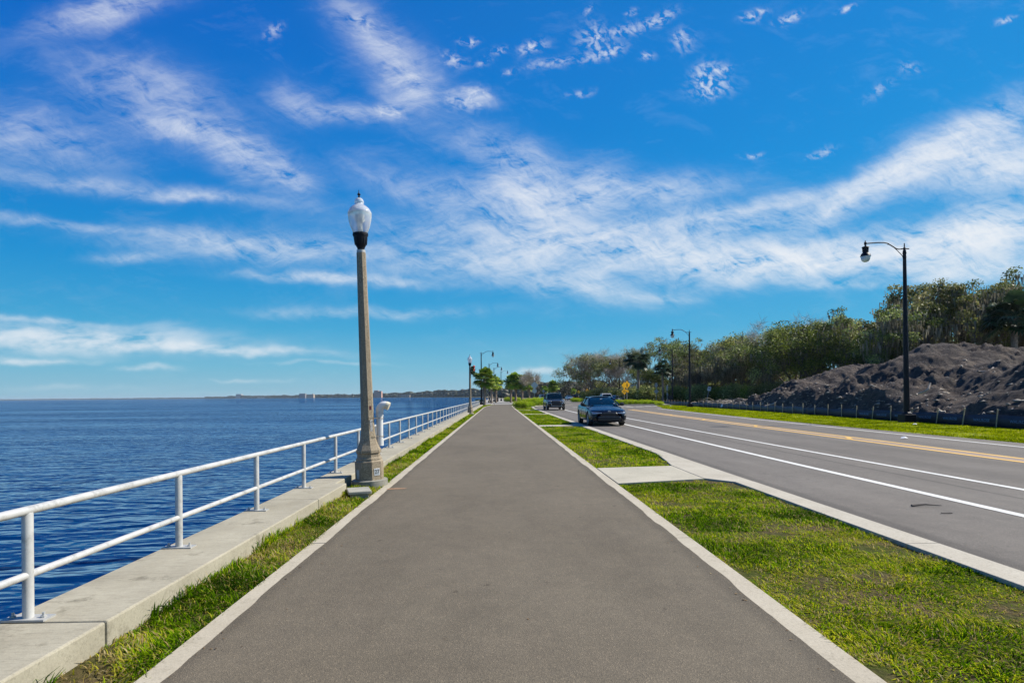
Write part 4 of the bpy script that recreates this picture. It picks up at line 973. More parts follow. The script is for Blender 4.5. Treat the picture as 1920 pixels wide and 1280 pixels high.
for i, (px, d) in enumerate(UG):
    far = 1.0 if px < 1650 else 1.25
    inst(ugA if i % 3 else ugB, px, d, s=(d/95.0)**.3*far, rz=i*2.3, z=0, sz=1.05*far, lab='dark undergrowth bush under the trees, %s from the left of the wood' % NTH[i], cat='bush', grp='undergrowth at the foot of the wood')
grp = 'wood_backdrop'
rg = np.random.default_rng(77)   # the wood behind the first trees, one mass
n = 60000; t_ = rg.random(n); pxs = 1110 + (2050-1110)*t_; ds = np.interp(pxs, [1110,1300,1500,1700,2050], [150,118,96,84,80]) + rg.uniform(0, 16, n)
tops = np.interp(pxs, [1110,1200,1300,1400,1500,1600,1680,1760,2050], [712,715,708,700,690,688,700,705,705])
hh = np.array([top2h(a, b_, c_) for a, b_, c_ in zip(tops, ds, pxs)])*(.72+.4*fbm(pxs*.05, ds*.1, 3, 5))
zz = hh*rg.random(n)**.7; fwv = np.array(fw); rtv = np.array(rt)
P = fwv[None,:]*ds[:,None] + rtv[None,:]*((pxs-960)/F_PX*ds)[:,None]; P[:,2] = zz
v, f, t = leaf_quads(P, .42, rg, np.clip(.1+.7*rg.random(n), 0, 1)); tag(mesh_np('wood', v, f, 4, M['leaf_oak'], None, t), 'deeper mass of the wood behind the first trees', 'wood', kind='stuff')
# palms
palmS = make_palm('palm_tree', 301, 5.6, 1.95, .21, 'palm_leaf', 66); palmS2 = make_palm('palm_tree', 302, 5.6, 1.8, .20, 'palm_leaf', 60); palmD = make_palm('palm_tree', 303, 9, 2.3, .20, 'palm_dark', 46, boots=False)
for px, d, py, pr, ph, lab in [(908.5,92,692,palmS,5.6,'leftmost palm by the waterside lamps at the end of the railing'),(921.5,115,702,palmS2,5.6,'middle palm of the three by the water'),(930,125,708,palmS,5.6,'rightmost palm of the three by the water'),
     (958,128,704,palmS2,5.6,'leftmost palm in the planted median'),(967,122,701,palmS,5.6,'second palm from the left in the planted median'),(979,120,703,palmS2,5.6,'third palm in the planted median, behind the bare shrub tree'),(992,118,706,palmS,5.6,'right-hand palm of the planted median'),
     (1021,170,724,palmS2,5.6,'small palm left of the dark crossover roof in the distance'),(1038,150,714,palmS,5.6,'round-headed palm beyond the grey crossover'),(1075,210,728,palmS2,5.6,'small distant palm above the dark parked car'),
     (1197,98,657,palmD,9,'tall dark fan palm standing over the yellow signs'),(1243,94,678,palmD,9,'dark fan palm half hidden beneath the airy tree'),(1376,90,655,palmD,9,'dark fan palm buried in the middle of the wood'),(1903,56,556,palmD,9,'dark fan palm under the oaks at the right edge')]:
    h = top2h(py, d, px); s = h/ph; inst(pr, px, d, s=max(s, .55) if pr is not palmD else s*1.05, sz=s, rz=px*.7, lab=lab, cat='palm tree', grp='palms along the road')
crape = make_tree('bare_shrub_tree', 311, 5.2, .07, .4, 4, .3, False, 2600, .012, .7, 'twig', 0, .9, (2,3), l0=1.9)
inst(crape, 986, 100, s=1.0, lab='multi-stemmed bare shrub tree among the median palms', cat='tree', grp=None)
# braces of the new palm
bp_ = at(909, 92); br = MB(); br.tube([(bp_.x+.15,bp_.y-.1,2.2),(bp_.x+1.6,bp_.y-.6,0)], .04, 5); br.tube([(bp_.x+.1,bp_.y-.1,2.0),(bp_.x+1.0,bp_.y-1.4,0)], .035, 5)
tag(br.build('palm_brace', M['wood']), 'pale wooden poles bracing the leftmost palm', 'brace')
# shrubs
shA = make_shrub('shrub', 321, 1.1, .9, .95, 5200, .085, 'leaf_shrub'); shB = make_shrub('shrub', 322, 1.2, 1.0, 1.25, 5200, .10, 'leaf_shrub'); shC = make_shrub('shrub', 323, 1.5, 1.0, .9, 5200, .10, 'leaf_shrub')
for px, d, pr, s, lab in [(974,70,shA,1.0,'yellow-green shrub nearest the trail at the verge end'),(986,74,shA,.9,'yellow-green shrub just right of the nearest one at the verge end'),(998,86,shB,1.05,'rounded yellow-green shrub left of the grey crossover'),(1010,88,shB,1.1,'yellow-green shrub touching the left side of the grey crossover'),(988,92,shB,.9,'yellow-green shrub beneath the bare shrub tree'),
     (955,138,shB,1.1,'low green shrub at the far end of the trail, left one'),(969,132,shB,1.05,'low green shrub beneath the median palms'),(1080,118,shA,1.15,'dark green rounded shrub left of the black sedan roof')]:
    inst(pr, px, d, s=s, rz=px, lab=lab, cat='shrub', grp='clipped shrubs by the road')
hx = [(1163,84),(1172,83),(1182,84),(1192,83),(1202,84),(1211,83),(1220,82.5),(1229,82),(1236,80.5)]
for i, (px, d) in enumerate(hx): inst(shC, px, d, s=.78 if i < 7 else .62, sz=(.95,1,.95,.9,.95,.9,.8,.7,.55)[i], rz=i*2.1, lab='bright green shrub in the row under the yellow signs, %s from the left' % NTH[i], cat='shrub', grp='shrub row on the traffic island')
isl = MB(); isl.prism([(16.2,80.6),(24.5,78.6),(25,84.5),(16,87)], -.02, .10); tag(isl.build('traffic_island', M['kerb']), kind='structure')
isl = MB(); isl.prism([(13.4,114),(17.6,114),(18,122),(13,122)], -.02, .08); tag(isl.build('traffic_island', M['kerb']), kind='structure')
bed = MB(); bed.add([(1.9,69.5,.01),(4.2,69.5,.01),(4.6,78,.01),(6.6,84,.01),(8,100,.01),(3.6,100,.01),(2.6,86,.01)], [tuple(range(7))]); tag(bed.build('ground', M['turf_far']), kind='structure')
# ---------------------------------------------------------------- signs
def sign_post(px, d, h, name='sign_post', mat='galv'):
    r = empty(name, at(px, d)); b = MB(); b.box(-.035,.035,-.02,.02,-.1,h); b.build('post', M[mat], r); return r
def diamond(r, z, w, mat, name='sign_panel', y=-.03):
    b = MB(); h = w/math.sqrt(2); c = h*.045
    poly = [(0+c,-h+c),(h-c,-c),(h-c,c),(c,h-c),(-c,h-c),(-h+c,c),(-h+c,-c),(-c,-h+c)]
    b.prism_xz([(x, zz_+z) for x, zz_ in poly], y-.006, y+.0); return b.build(name, M[mat], r)
def rect(r, z, w, h, mat, name='sign_panel', y=-.03, rot=0):
    b = MB(); b.box(-w/2,w/2,y-.006,y,-h/2,h/2, Matrix.Translation((0,0,z)) @ Matrix.Rotation(rot,4,'Y')); return b.build(name, M[mat], r)
def strokes(par, segs, y, w, mat='sign_black', name='sign_symbol', z=0):
    b = MB()
    for (x0,z0,x1,z1,ww) in segs:
        d_ = Vector((x1-x0, z1-z0)); nn = Vector((-d_.y, d_.x)).normalized()*(ww or w)/2
        b.prism_xz([(x0-nn.x,z0-nn.y+z),(x1-nn.x,z1-nn.y+z),(x1+nn.x,z1+nn.y+z),(x0+nn.x,z0+nn.y+z)], y-.004, y)
    return b, b.build(name, M[mat], par)
PED = [(-.02,.14,.03,-.02,.11),(.0,-.02,-.12,-.30,.06),(.03,-.02,.12,-.30,.06),(-.02,.12,-.16,.0,.045),(.0,.12,.15,.02,.045)]
def ped(r, pnl, z, y, s=1.0):
    seg = [(a*s,b_*s,c*s,d_*s,w*s) for a,b_,c,d_,w in PED]; bb = MB()
    for (x0,z0,x1,z1,ww) in seg:
        d_ = Vector((x1-x0, z1-z0)); nn = Vector((-d_.y, d_.x)).normalized()*ww/2
        bb.prism_xz([(x0-nn.x,z0-nn.y+z),(x1-nn.x,z1-nn.y+z),(x1+nn.x,z1+nn.y+z),(x0+nn.x,z0+nn.y+z)], y-.004, y)
    bb.prism_xz([(.0+.055*s*math.cos(k),z+.235*s+.055*s*math.sin(k)) for k in np.linspace(0,2*math.pi,12,endpoint=False)], y-.004, y)
    return bb.build('walking_figure', M['sign_black'], pnl)
def arrowplaq(r, z, s=1.0, y=-.03):
    p_ = rect(r, z, .6*s, .36*s, 'sign_yellow', 'arrow_plaque', y)
    strokes(p_, [(.2*s,.1*s,-.12*s,-.1*s,.05*s),(-.2*s,-.14*s,-.04*s,-.14*s,.05*s),(-.18*s,-.14*s,-.18*s,.02*s,.05*s)], y-.008, .04, name='arrow', z=z); return p_
s1 = sign_post(1175.5, 89, 3.4, 'pedestrian_crossing_sign'); pn = diamond(s1, 2.96, .90, 'sign_yellow'); ped(s1, pn, 2.93, -.038, 1.2); arrowplaq(s1, 2.0); s1.rotation_euler.z = R(27)
tag(s1, 'large orange-yellow diamond sign with a walking figure behind the shrub row', 'road sign', 'yellow warning signs')
s2 = sign_post(1170.5, 93, 3.3, 'roundabout_sign'); pn = diamond(s2, 1.98, .74, 'sign_yellow'); y = -.038
bb = MB()
for k in range(3):
    a0 = k*120+20; pts = [(.17*math.cos(R(a0+a)), .17*math.sin(R(a0+a))) for a in range(0, 86, 12)]
    for i in range(len(pts)-1):
        (x0,z0),(x1,z1) = pts[i], pts[i+1]; d_ = Vector((x1-x0,z1-z0)); nn = Vector((-d_.y,d_.x)).normalized()*.03
        bb.prism_xz([(x0-nn.x,z0-nn.y+1.98),(x1-nn.x,z1-nn.y+1.98),(x1+nn.x,z1+nn.y+1.98),(x0+nn.x,z0+nn.y+1.98)], y-.004, y)
    ex, ez = pts[-1]; t_ = Vector((-ez, ex)).normalized(); nn = Vector((ex, ez)).normalized()
    tri = [(ex+nn.x*.09, ez+nn.y*.09), (ex+t_.x*.12, ez+t_.y*.12), (ex-nn.x*.09, ez-nn.y*.09)]
    bb.prism_xz([(a, b_+1.98) for a, b_ in tri], y-.004, y)
bb.build('circling_arrows', M['sign_black'], pn); diamond(s2, 2.95, .80, 'sign_yellow', 'upper_panel'); s2.rotation_euler.z = R(27)
tag(s2, 'orange-yellow diamond roundabout sign with circling arrows, left of the large pedestrian sign', 'road sign', 'yellow warning signs')
s3 = sign_post(1100.7, 150, 2.9, 'pedestrian_crossing_sign'); pn = diamond(s3, 2.5, .85, 'sign_yellow'); ped(s3, pn, 2.48, -.038, 1.1); arrowplaq(s3, 1.75, .9); s3.rotation_euler.z = R(27)
tag(s3, 'small orange-yellow pedestrian sign beyond the black sedan at the left end of the wood', 'road sign', 'yellow warning signs')
s4 = sign_post(1085.2, 195, 2.9, 'pedestrian_crossing_sign'); pn = diamond(s4, 2.6, .85, 'sign_yellow'); tag(s4, 'faint farthest yellow diamond sign between the two cars', 'road sign', 'yellow warning signs')
s5 = sign_post(1289.0, 100, 2.8, 'pedestrian_crossing_sign'); pn = diamond(s5, 2.4, .85, 'sign_yellow'); ped(s5, pn, 2.38, -.038, 1.1); arrowplaq(s5, 1.65, .7); s5.rotation_euler.z = R(27)
tag(s5, 'orange-yellow pedestrian sign half hidden by the far roadside lamp pole', 'road sign', 'yellow warning signs')
s6 = sign_post(1230.5, 95, 3.3, 'sign_back'); b = MB(); b.prism_xz([(-.32,3.05),(0,2.45),(.32,3.05)], -.03, -.024); b.build('yield_panel', M['sign_back'], s6); diamond(s6, 1.95, .55, 'sign_back'); rect(s6, 3.2, .3, .3, 'sign_back', 'top_plate')
tag(s6, 'grey back of a triangle and diamond sign at the right end of the shrub row', 'road sign', 'sign backs')
s7 = sign_post(1194, 100, 3.3, 'sign_back'); rect(s7, 3.0, .3, .55, 'sign_white'); rect(s7, 2.5, .5, .25, 'sign_white', 'lower_panel'); tag(s7, 'narrow white sign on a pole between yellow sign and leafy bush', 'road sign', 'sign backs')
s8 = sign_post(1185.8, 104, 3.3, 'street_name_sign'); rect(s8, 3.15, 1.0, .28, 'sign_back'); rect(s8, 2.85, .55, .5, 'sign_back', 'lower_panel', -.05); tag(s8, 'pale street name sign right of the large yellow sign', 'road sign', 'sign backs')
s9 = sign_post(1251, 92, 2.95, 'beacon_post'); rect(s9, 2.5, .26, .8, 'sign_back'); rect(s9, 2.85, .1, .12, 'sign_yellow', 'beacon', -.05); rect(s9, 1.5, .25, .3, 'sign_back', 'control_box', -.05); tag(s9, 'galvanised beacon post with narrow panel left of the dark cabinet', 'beacon', None)
s10 = sign_post(1323.5, 82, 2.2, 'notice_sign'); rect(s10, 2.25, .46, .56, 'sign_white'); strokes(s10, [(-.14,.12,.14,.12,.05),(-.14,0,.14,0,.05)], -.04, .04, z=2.25, name='print_lines'); s10.rotation_euler.y = R(12)
tag(s10, 'tilted white notice sign above the brush pile', 'road sign', None)
s11 = sign_post(1002.3, 91, 3.0, 'sign_back'); diamond(s11, 3.05, .84, 'sign_back'); b = MB(); b.prism_xz([(.36*math.cos(k), 2.18+.36*math.sin(k)) for k in np.linspace(0,2*math.pi,20,endpoint=False)], -.03,-.024); b.build('round_panel', M['sign_back'], s11)
b = MB(); b.lathe([(.10,3.75),(.13,3.85),(.08,4.0),(.09,4.1),(.03,4.2)], 10); b.build('beacon', M['galv'], s11)
tag(s11, 'pale back of a diamond sign above a round one, over the median shrubs', 'road sign', 'sign backs')
s12 = sign_post(1019, 140, 2.6, 'sign_back'); diamond(s12, 2.5, .55, 'sign_back'); tag(s12, 'small pale sign back above the white vehicle left of the grey crossover', 'road sign', 'sign backs')
cb = empty('utility_cabinet', at(1257, 89)); b = MB(); b.box(-.36,.36,-.25,.25,.08,1.35); b.build('housing', M['black_paint'], cb, bevel=.02); b = MB(); b.box(-.42,.42,-.3,.3,-.05,.08); b.build('plinth', M['darkconc'], cb)
b = MB(); b.box(-.31,.31,-.262,-.252,.15,1.28); b.build('door', M['trim'], cb); tag(cb, 'dark utility cabinet standing left of the black lamp at the fence end', 'cabinet')
# litter, stick
b = MB(); b.tube([(0,0,.012),(.18,.01,.022),(.37,-.02,.010)], [.016,.012,.005], 6); o = b.build('stick', M['bark'], smooth=True); o.location = (5.23,7.32,.006); tag(o, 'dark stick lying on the grey parking lane', 'stick', 'debris on the road')
b = MB(); b.tube([(0,0,.01),(.12,-.02,.012)], .007, 5); o = b.build('stick', M['bark']); o.location = (5.25,6.85,.006); tag(o, 'tiny twig just nearer than the dark stick on the grey lane', 'stick', 'debris on the road')
for (px, d, z, lab) in ((1715.5,26.2,.0,'white scrap of paper on the grass by the nearest black lamp'),(1695,18.3,.01,'white scrap lying on the yellow centre line'),(1340,55,.25,'small white bag stuck on the silt fence'),(1257,73,.02,'white scrap on the far grass near the fence end')):
    b = MB(); b.add([(-.16,-.05,.02),(.02,-.08,.05),(.16,-.02,.03),(.12,.07,.06),(-.06,.09,.09),(-.15,.04,.04),(0,0,.12)], [(0,1,6),(1,2,6),(2,3,6),(3,4,6),(4,5,6),(5,0,6)]); o = b.build('litter', M['sign_white']); o.location = at(px, d, z); o.scale = (.7,.7,.6)
    if 'bag' in lab: o.scale = (1,1,3.5); o.location = (interp(FEN,58)-.1,58,.05)
    tag(o, lab, 'litter', 'white litter')
om = MB(); om.add([(0,0,.0105),(.26,.03,.0105),(.30,.08,.0105),(.12,.10,.0105),(-.02,.06,.0105)], [(0,1,2,3,4)]); o = om.build('paint_mark', M['orange_mark']); o.location = (-1.74, 9.2, 0); tag(o, kind='structure')
rgl = np.random.default_rng(91); n = 420; side_ = rgl.random(n) < .5
x = np.where(side_, -1.72+np.abs(rgl.normal(0,.09,n)), 1.75-np.abs(rgl.normal(0,.09,n))); x = np.where(rgl.random(n) < .10, rgl.uniform(-1.7,1.7,n), x); y = rgl.uniform(2.4,16,n)**1.0
k_ = rgl.random(n) < .2; x = np.where(k_, rgl.uniform(4.25, 5.0, n), x)
v, f, t = leaf_quads(np.stack([x,y,np.full(n,.0)],1), .022, rgl); v[:,2] = np.abs(v[:,2])*.35+.009
tag(mesh_np('fallen_leaves', v, f, 4, leafmat('fallen_leaves', [(0,(.05,.03,.015)),(.6,(.20,.12,.05)),(1,(.36,.28,.14))], .1, 0), None, t), 'dry leaf crumbs along the edges of the trail', 'leaves', kind='stuff')
# waterside furniture
bn = empty('bench', at(899.5, 97)); b = MB(); b.box(-.75,.75,-.22,.22,.42,.46); b.build('seat', M['bench_green'], bn); b = MB(); b.box(-.75,.75,.2,.24,.5,.9, None); b.build('backrest', M['bench_green'], bn)
for sx in (-.65,.65): b = MB(); b.box(sx-.03,sx+.03,-.2,.22,0,.42); b.build('leg', M['bench_green'], bn)
tag(bn, 'green bench at the foot of the leftmost palm', 'bench')
tb = empty('litter_bin', at(932.5, 150)); b = MB(); b.lathe([(.27,0),(.3,.1),(.3,.9),(.27,.95)], 16); b.build('body', M['black_paint'], tb, smooth=True); b = MB(); b.lathe([(.33,.95),(.3,1.05),(.1,1.1)], 16); b.build('lid', M['black_paint'], tb, smooth=True)
tag(tb, 'black litter bin right of the waterside palms', 'litter bin')
# ---------------------------------------------------------------- far shore
rg = np.random.default_rng(9)
def far_wood(name, segs, label, mat, dens=1.0, seed=3):
    "segs: list of (px, depth, height m)"
    rg = np.random.default_rng(seed); vv = []; ff = []; n0 = 0; px = segs[0][0]; xs = [s[0] for s in segs]
    ico = []
    th = np.linspace(0, 2*np.pi, 7)[:-1]
    base = [(0,0,1.0)] + [(math.cos(t)*.75, math.sin(t)*.75, .6) for t in th] + [(math.cos(t+.5), math.sin(t+.5), 0) for t in th] + [(math.cos(t)*.8, math.sin(t)*.8, -.8) for t in th]
    base = np.array(base); F3 = []
    for k in range(6):
        j = (k+1) % 6; F3 += [(0,1+k,1+j),(1+k,7+k,1+j),(1+j,7+k,7+j),(7+k,13+k,13+j),(7+k,13+j,7+j)]
    F3 = np.array(F3)
    while px < segs[-1][0]:
        d = np.interp(px, xs, [s[1] for s in segs]); h = np.interp(px, xs, [s[2] for s in segs])
        hh_ = h*(.55+.7*float(fbm(px*.09, 3.3, 4, seed))+.1*rg.random()); cr = h*rg.uniform(.22,.42)
        for r_i in range(2):
            hz = hh_*(1 if r_i == 0 else rg.uniform(.35,.8)); cx = at(px, d + rg.uniform(0, 30)+(20 if r_i == 0 else 0))
            p = (base+rg.normal(0,.13,base.shape))*(cr*1.25, cr, cr*.8) + (cx.x, cx.y, hz-cr*.8); vv.append(p); ff.append(F3+n0); n0 += len(base)
            p2 = (base+rg.normal(0,.15,base.shape))*(cr*1.3, cr, hz*.45) + (cx.x, cx.y, hz*.35); vv.append(p2); ff.append(F3+n0); n0 += len(base)
        px += cr*1.0/d*F_PX/dens
    v = np.concatenate(vv); f = np.concatenate(ff)
    # leafy flakes on the lumps so that outlines break up
    k = len(v); P = v[rg.integers(0, k, k)] + rg.normal(0, 1, (k,3))*.0
    o = mesh_np(name, v, f.ravel(), 3, mat, None, rg.random(len(v))); return tag(o, label, 'wood', kind='stuff')
M['far_leaf'] = leafmat('far_trees', [(0, (.030,.040,.022)), (.5, (.07,.075,.045)), (1, (.15,.13,.10))], .1, .3)
far_wood('wood', [(-250,8000,16),(200,7400,15),(395,5400,14)], 'low far shore of woods at the left horizon', M['far_leaf'], .9, 3)
far_wood('wood', [(385,4700,17),(445,4300,20),(600,2800,16),(750,2000,18),(850,1330,18),(935,840,14),(965,640,13)], 'wooded shore across the lake in the middle distance', M['far_leaf'], 1.2, 4)
far_wood('wood', [(940,430,8),(980,400,9),(1030,360,10),(1080,330,10.5),(1130,300,10)], 'grey-green trees closing the end of the road', M['far_leaf'], 1.6, 6)
rgt = np.random.default_rng(5); n = 14000; pxs = rgt.uniform(1000, 1128, n); ds = rgt.uniform(255, 300, n); hz = (4+5*fbm(pxs*.13, pxs*0, 4, 8))*rgt.random(n)**.6
P = fwv[None,:]*ds[:,None] + rtv[None,:]*((pxs-960)/F_PX*ds)[:,None]; P[:,2] = hz
v, f, t = leaf_quads(P, .8, rgt, rgt.random(n)); tag(mesh_np('wood', v, f, 4, M['far_leaf'], None, t), 'scrubby trees behind the distant traffic', 'wood', kind='stuff')
def building(px, d, w, h, dep, mat, lab, floors=5, cols=6, wing=None):
    r = empty('building', at(px, d)); b = MB(); b.box(-w/2,w/2,0,dep,-1,h); 
    if wing: b.box(wing[0],wing[1],1,dep-1,h,h+wing[2])
    b.build('wall', M[mat], r)
    for i in range(floors):
        for j in range(cols):
            b = MB(); x = -w/2+w*(j+.5)/cols; z = h*(i+.55)/floors; b.box(x-w/cols*.3,x+w/cols*.3,-.3,.2,z-h/floors*.22,z+h/floors*.22); b.build('window', M['far_glass'], r)
    b = MB(); b.box(-w/2-.5,w/2+.5,-.5,dep+.5,h+.01,h+.8); b.build('roof', M['far_white'], r); return tag(r, lab, 'building', 'buildings on the far shore')
building(448,4250,46,24,30,'far_white','white block standing alone at the left end of the far shore',4,5,(-20,14,7))
building(566.5,2760,28,20,20,'far_grey','grey apartment block on the far shore, left of the near lamp pole',6,6)
building(581,2780,34,16,20,'far_beige','beige building joined to the right of the grey block on the far shore',4,6,(8,14,3))
building(708,2000,26,21,18,'far_peach','peach-coloured tall building on the far shore right of the lamp pole',6,6,(-12,2,3))
building(490,3800,50,7,20,'far_white','long low white building on the far shore',1,6)
building(760,1750,26,6,12,'far_beige','low beige house on the wooded shore left of the distant lamp',1,4)
# ---------------------------------------------------------------- vehicles (front towards -Y)
def paint(name, col, metal=.55, rough=.22):
    m = simple(name, col, rough, metal, .06, 2, coat=.4, spec=.35); return m
def loft(stations, prof, name, mat, parent, subd=2, cap=True):
    "stations: rows of closed half sections (x,z) given by prof(st); mirrored"
    rows = []
    for st in stations:
        h = prof(st); rows.append([(x, st[0], z) for x, z in h] + [(-x, st[0], z) for x, z in reversed(h)])
    n = len(rows[0]); v = [p for r in rows for p in r]; f = []
    for i in range(len(rows)-1):
        for k in range(n):
            j = (k+1) % n; f.append((i*n+k, i*n+j, (i+1)*n+j, (i+1)*n+k))
    h2 = n//2
    def capf(o, flip):
        fs = []
        for k in range(h2-1):
            q = (o+k, o+n-1-k, o+n-2-k, o+k+1); fs.append(q if flip else q[::-1])
        return fs
    f += capf(0, False) + capf((len(rows)-1)*n, True)
    me = bpy.data.meshes.new(name); me.from_pydata(v, [], f); me.materials.append(mat)
    o = bpy.data.objects.new(name, me); COL.objects.link(o); o.parent = parent
    me.polygons.foreach_set('use_smooth', [True]*len(me.polygons))
    s = o.modifiers.new('s', 'SUBSURF'); s.levels = subd; s.render_levels = subd
    return o
def bake(o, ops):
    bpy.context.view_layer.update(); me = bpy.data.meshes.new_from_object(o.evaluated_get(bpy.context.evaluated_depsgraph_get()))
    o.modifiers.clear(); o.data = me; return o
def lerp_st(P, y):
    ys_ = [p[0] for p in P]; return [float(np.interp(y, ys_, [p[i] for p in P])) for i in range(1, len(P[0]))]
def make_car(name, P):
    r = empty(name); col = P['paint']; wb_f, wb_r, wr = P['axles'][0], P['axles'][1], P['wheel_r']; W2 = P['w']/2
    def prof(st):
        y, w, zb, zt, zs = st[:5]    # half width, bottom, centre top, shoulder height
        return [(0, zb), (w*.80, zb), (w*.955, zb+.05), (w, zb+(zs-zb)*.35), (w*.995, zb+(zs-zb)*.72), (w*.955, zs-.015), (w*.86, zs+(zt-zs)*.45), (w*.5, zt-.01), (0, zt)]
    body = loft(P['body'], prof, 'body', col, r, 2)
    body.data.materials.append(M['trim'])
    # wheel wells
    cb_ = MB()
    for yy in (wb_f, wb_r):
        for s in (-1, 1):
            Mx = Matrix.Translation((s*(W2-.12), yy, wr+.0)) @ Matrix.Rotation(R(90), 4, 'Y')
            cb_.lathe([(wr+.055,-.16),(wr+.055,.2)], 28, M=Mx)
    cut = cb_.build('cut', M['trim']); cut.parent = None
    bo_ = body.modifiers.new('b', 'BOOLEAN'); bo_.operation = 'DIFFERENCE'; bo_.object = cut; bo_.solver = 'EXACT'
    try: bo_.material_mode = 'TRANSFER'
    except Exception: pass
    bake(body, None); bpy.data.objects.remove(cut)
    # greenhouse
    def gprof(st):
        y, wbse, wtop, zb, zt = st[:5]
        L_ = lambda u: wbse+(wtop-wbse)*u+.09*u*(1-u); H_ = lambda u: zb+(zt-zb)*u
        return [(0, zb), (wbse, zb), (L_(.25), H_(.25)), (L_(.5), H_(.5)), (L_(.75), H_(.75)), (L_(.93), H_(.93)), (wtop*.9, zt-.006), (wtop*.5, zt+.006), (0, zt+.012)]
    gl = loft(P['cabin'], gprof, 'windows', M['glass_dark'], r, 1); bake(gl, None)
    # roof skin: upper band of cabin
    b = MB(); rs = P['roof']; nx = 9; rows = []
    for (y, wtop, zt) in rs:
        rows.append([(wtop*math.sin(t), y, zt+.014-.085*(abs(math.sin(t))**4)) for t in np.linspace(-math.pi/2, math.pi/2, nx)])
    v = [p for q_ in rows for p in q_]; b.add(v, [(i*nx+k, i*nx+k+1, (i+1)*nx+k+1, (i+1)*nx+k) for i in range(len(rows)-1) for k in range(nx-1)])
    ro = b.build('roof', col, r, smooth=True); sd = ro.modifiers.new('t', 'SOLIDIFY'); sd.thickness = .02; sd.offset = 0
    # pillars
    for s in (-1, 1):
        for pts in P['pillars']: b = MB(); b.tube([(s*x, y, z) for x, y, z in pts], .03, 6); b.build('pillar', col, r, smooth=True)
        b = MB(); b.tube([(s*x, y, z) for x, y, z in P['belt']], .014, 6); b.build('window_trim', P.get('belt_mat', M['trim']), r, smooth=True)
    # wheels
    for yy in (wb_f, wb_r):
        for s in (-1, 1):
            w = empty('wheel', (s*(W2-.13), yy, wr)); w.parent = r
            Mx = Matrix.Rotation(R(90*s), 4, 'Y')
            b = MB(); b.lathe([(wr*.66,-.10),(wr*.93,-.105),(wr,-.08),(wr,.08),(wr*.93,.105),(wr*.66,.10),(wr*.66,-.10)], 28, M=Mx, caps=False); b.build('tyre', M['rubber'], w, smooth=True)
            b = MB(); b.lathe([(wr*.67,-.07),(wr*.67,.095),(wr*.62,.095),(wr*.60,.03),(.001,.03)], 24, M=Mx, caps=False)
            for k in range(5):
                q = 2*math.pi*k/5
                for dq in (-.16, .16):
                    b.tube([Mx @ Vector((.05*math.cos(q+dq*2),.05*math.sin(q+dq*2),.075)), Mx @ Vector((wr*.63*math.cos(q+dq),wr*.63*math.sin(q+dq),.085))], .018, 4)
            b.lathe([(.055,.03),(.055,.09),(.001,.095)], 12, M=Mx, caps=False)
            b.build('rim', P.get('rim', M['galv']), w, smooth=False)
    # front and rear pieces are laid on the skin by ray casting so that they follow it
    bpy.context.view_layer.update(); inv = Matrix.Identity(4)
    def hit(x, z, front=True):
        o_, d_ = (Vector((x, -6, z)), Vector((0, 1, 0))) if front else (Vector((x, 6, z)), Vector((0,-1,0)))
        ok, loc, nor, idx = body.ray_cast(o_, d_); return loc if ok else Vector((x, (-1 if front else 1)*P['L']/2, z))
    def patch(name_, poly, mat, off=.012, front=True, mirror=True, n=6):
        "polygon in (x,z) pressed on the skin: two rails (lower, upper) of equal length"
        lo, hi = poly; sg = (1, -1) if mirror else (1,)
        for s in sg:
            b = MB(); v = []; m_ = len(lo)
            def samp(rail, t):
                k = min(int(t*(m_-1)), m_-2); u = t*(m_-1)-k; return (rail[k][0]*(1-u)+rail[k+1][0]*u, rail[k][1]*(1-u)+rail[k+1][1]*u)
            nn_ = (m_-1)*5+1
            for i in range(nn_):
                t = i/(nn_-1); a_, c_ = samp(lo, t), samp(hi, t)
                for j in range(n):
                    u = j/(n-1); x = a_[0]*(1-u)+c_[0]*u; z = a_[1]*(1-u)+c_[1]*u; h_ = hit(x*s, z, front); v.append((h_.x, h_.y+(-off if front else off), h_.z))
            b.add(v, [(i*n+j, (i+1)*n+j, (i+1)*n+j+1, i*n+j+1) for i in range(nn_-1) for j in range(n-1)])
            o_ = b.build(name_, mat, r, smooth=True); q_ = o_.modifiers.new('t', 'SOLIDIFY'); q_.thickness = .02; q_.offset = 0
        return o_
    for pc in P['front']: patch(*pc)
    for pc in P.get('rear', []): patch(*pc, front=False)
    # mirrors
    for s in (-1, 1):
        mr = empty('mirror', (s*(W2+.02), P['mirror'][0], P['mirror'][1])); mr.parent = r
        b = MB(); b.lathe([(.02,-.10),(.075,-.08),(.088,0),(.08,.075),(.03,.10)], 12, M=Matrix.Rotation(R(90), 4, 'Y') @ Matrix.Scale(.8, 4, (0,1,0)), c=(s*.06,0,0)); b.build('mirror_shell', P.get('mirror_mat', M['trim']), mr, smooth=True)
        b = MB(); b.tube([(-s*.10,0,-.05),(s*.0,0,-.03)], .02, 6); b.build('mirror_stalk', M['trim'], mr)
    # door seams and handles
    def side(x0, y, z):
        ok, loc, nor, idx = body.ray_cast(Vector((3*x0, y, z)), Vector((-x0, 0, 0))); return loc if ok else Vector((x0*W2, y, z))
    for s in (-1, 1):
        b = MB()
        for ln in P['seams']:
            pts = []
            for (a, c) in zip(ln[:-1], ln[1:]):
                for u in np.linspace(0, 1, 6): q_ = side(s, a[0]*(1-u)+c[0]*u, a[1]*(1-u)+c[1]*u); pts.append(q_+Vector((s*.001,0,0)))
            pts = [p_ for i_, p_ in enumerate(pts) if i_ == 0 or (p_-pts[i_-1]).length > 1e-4]
            b.tube(pts, .005, 4)
        b.build('door_seams', M['trim'], r)
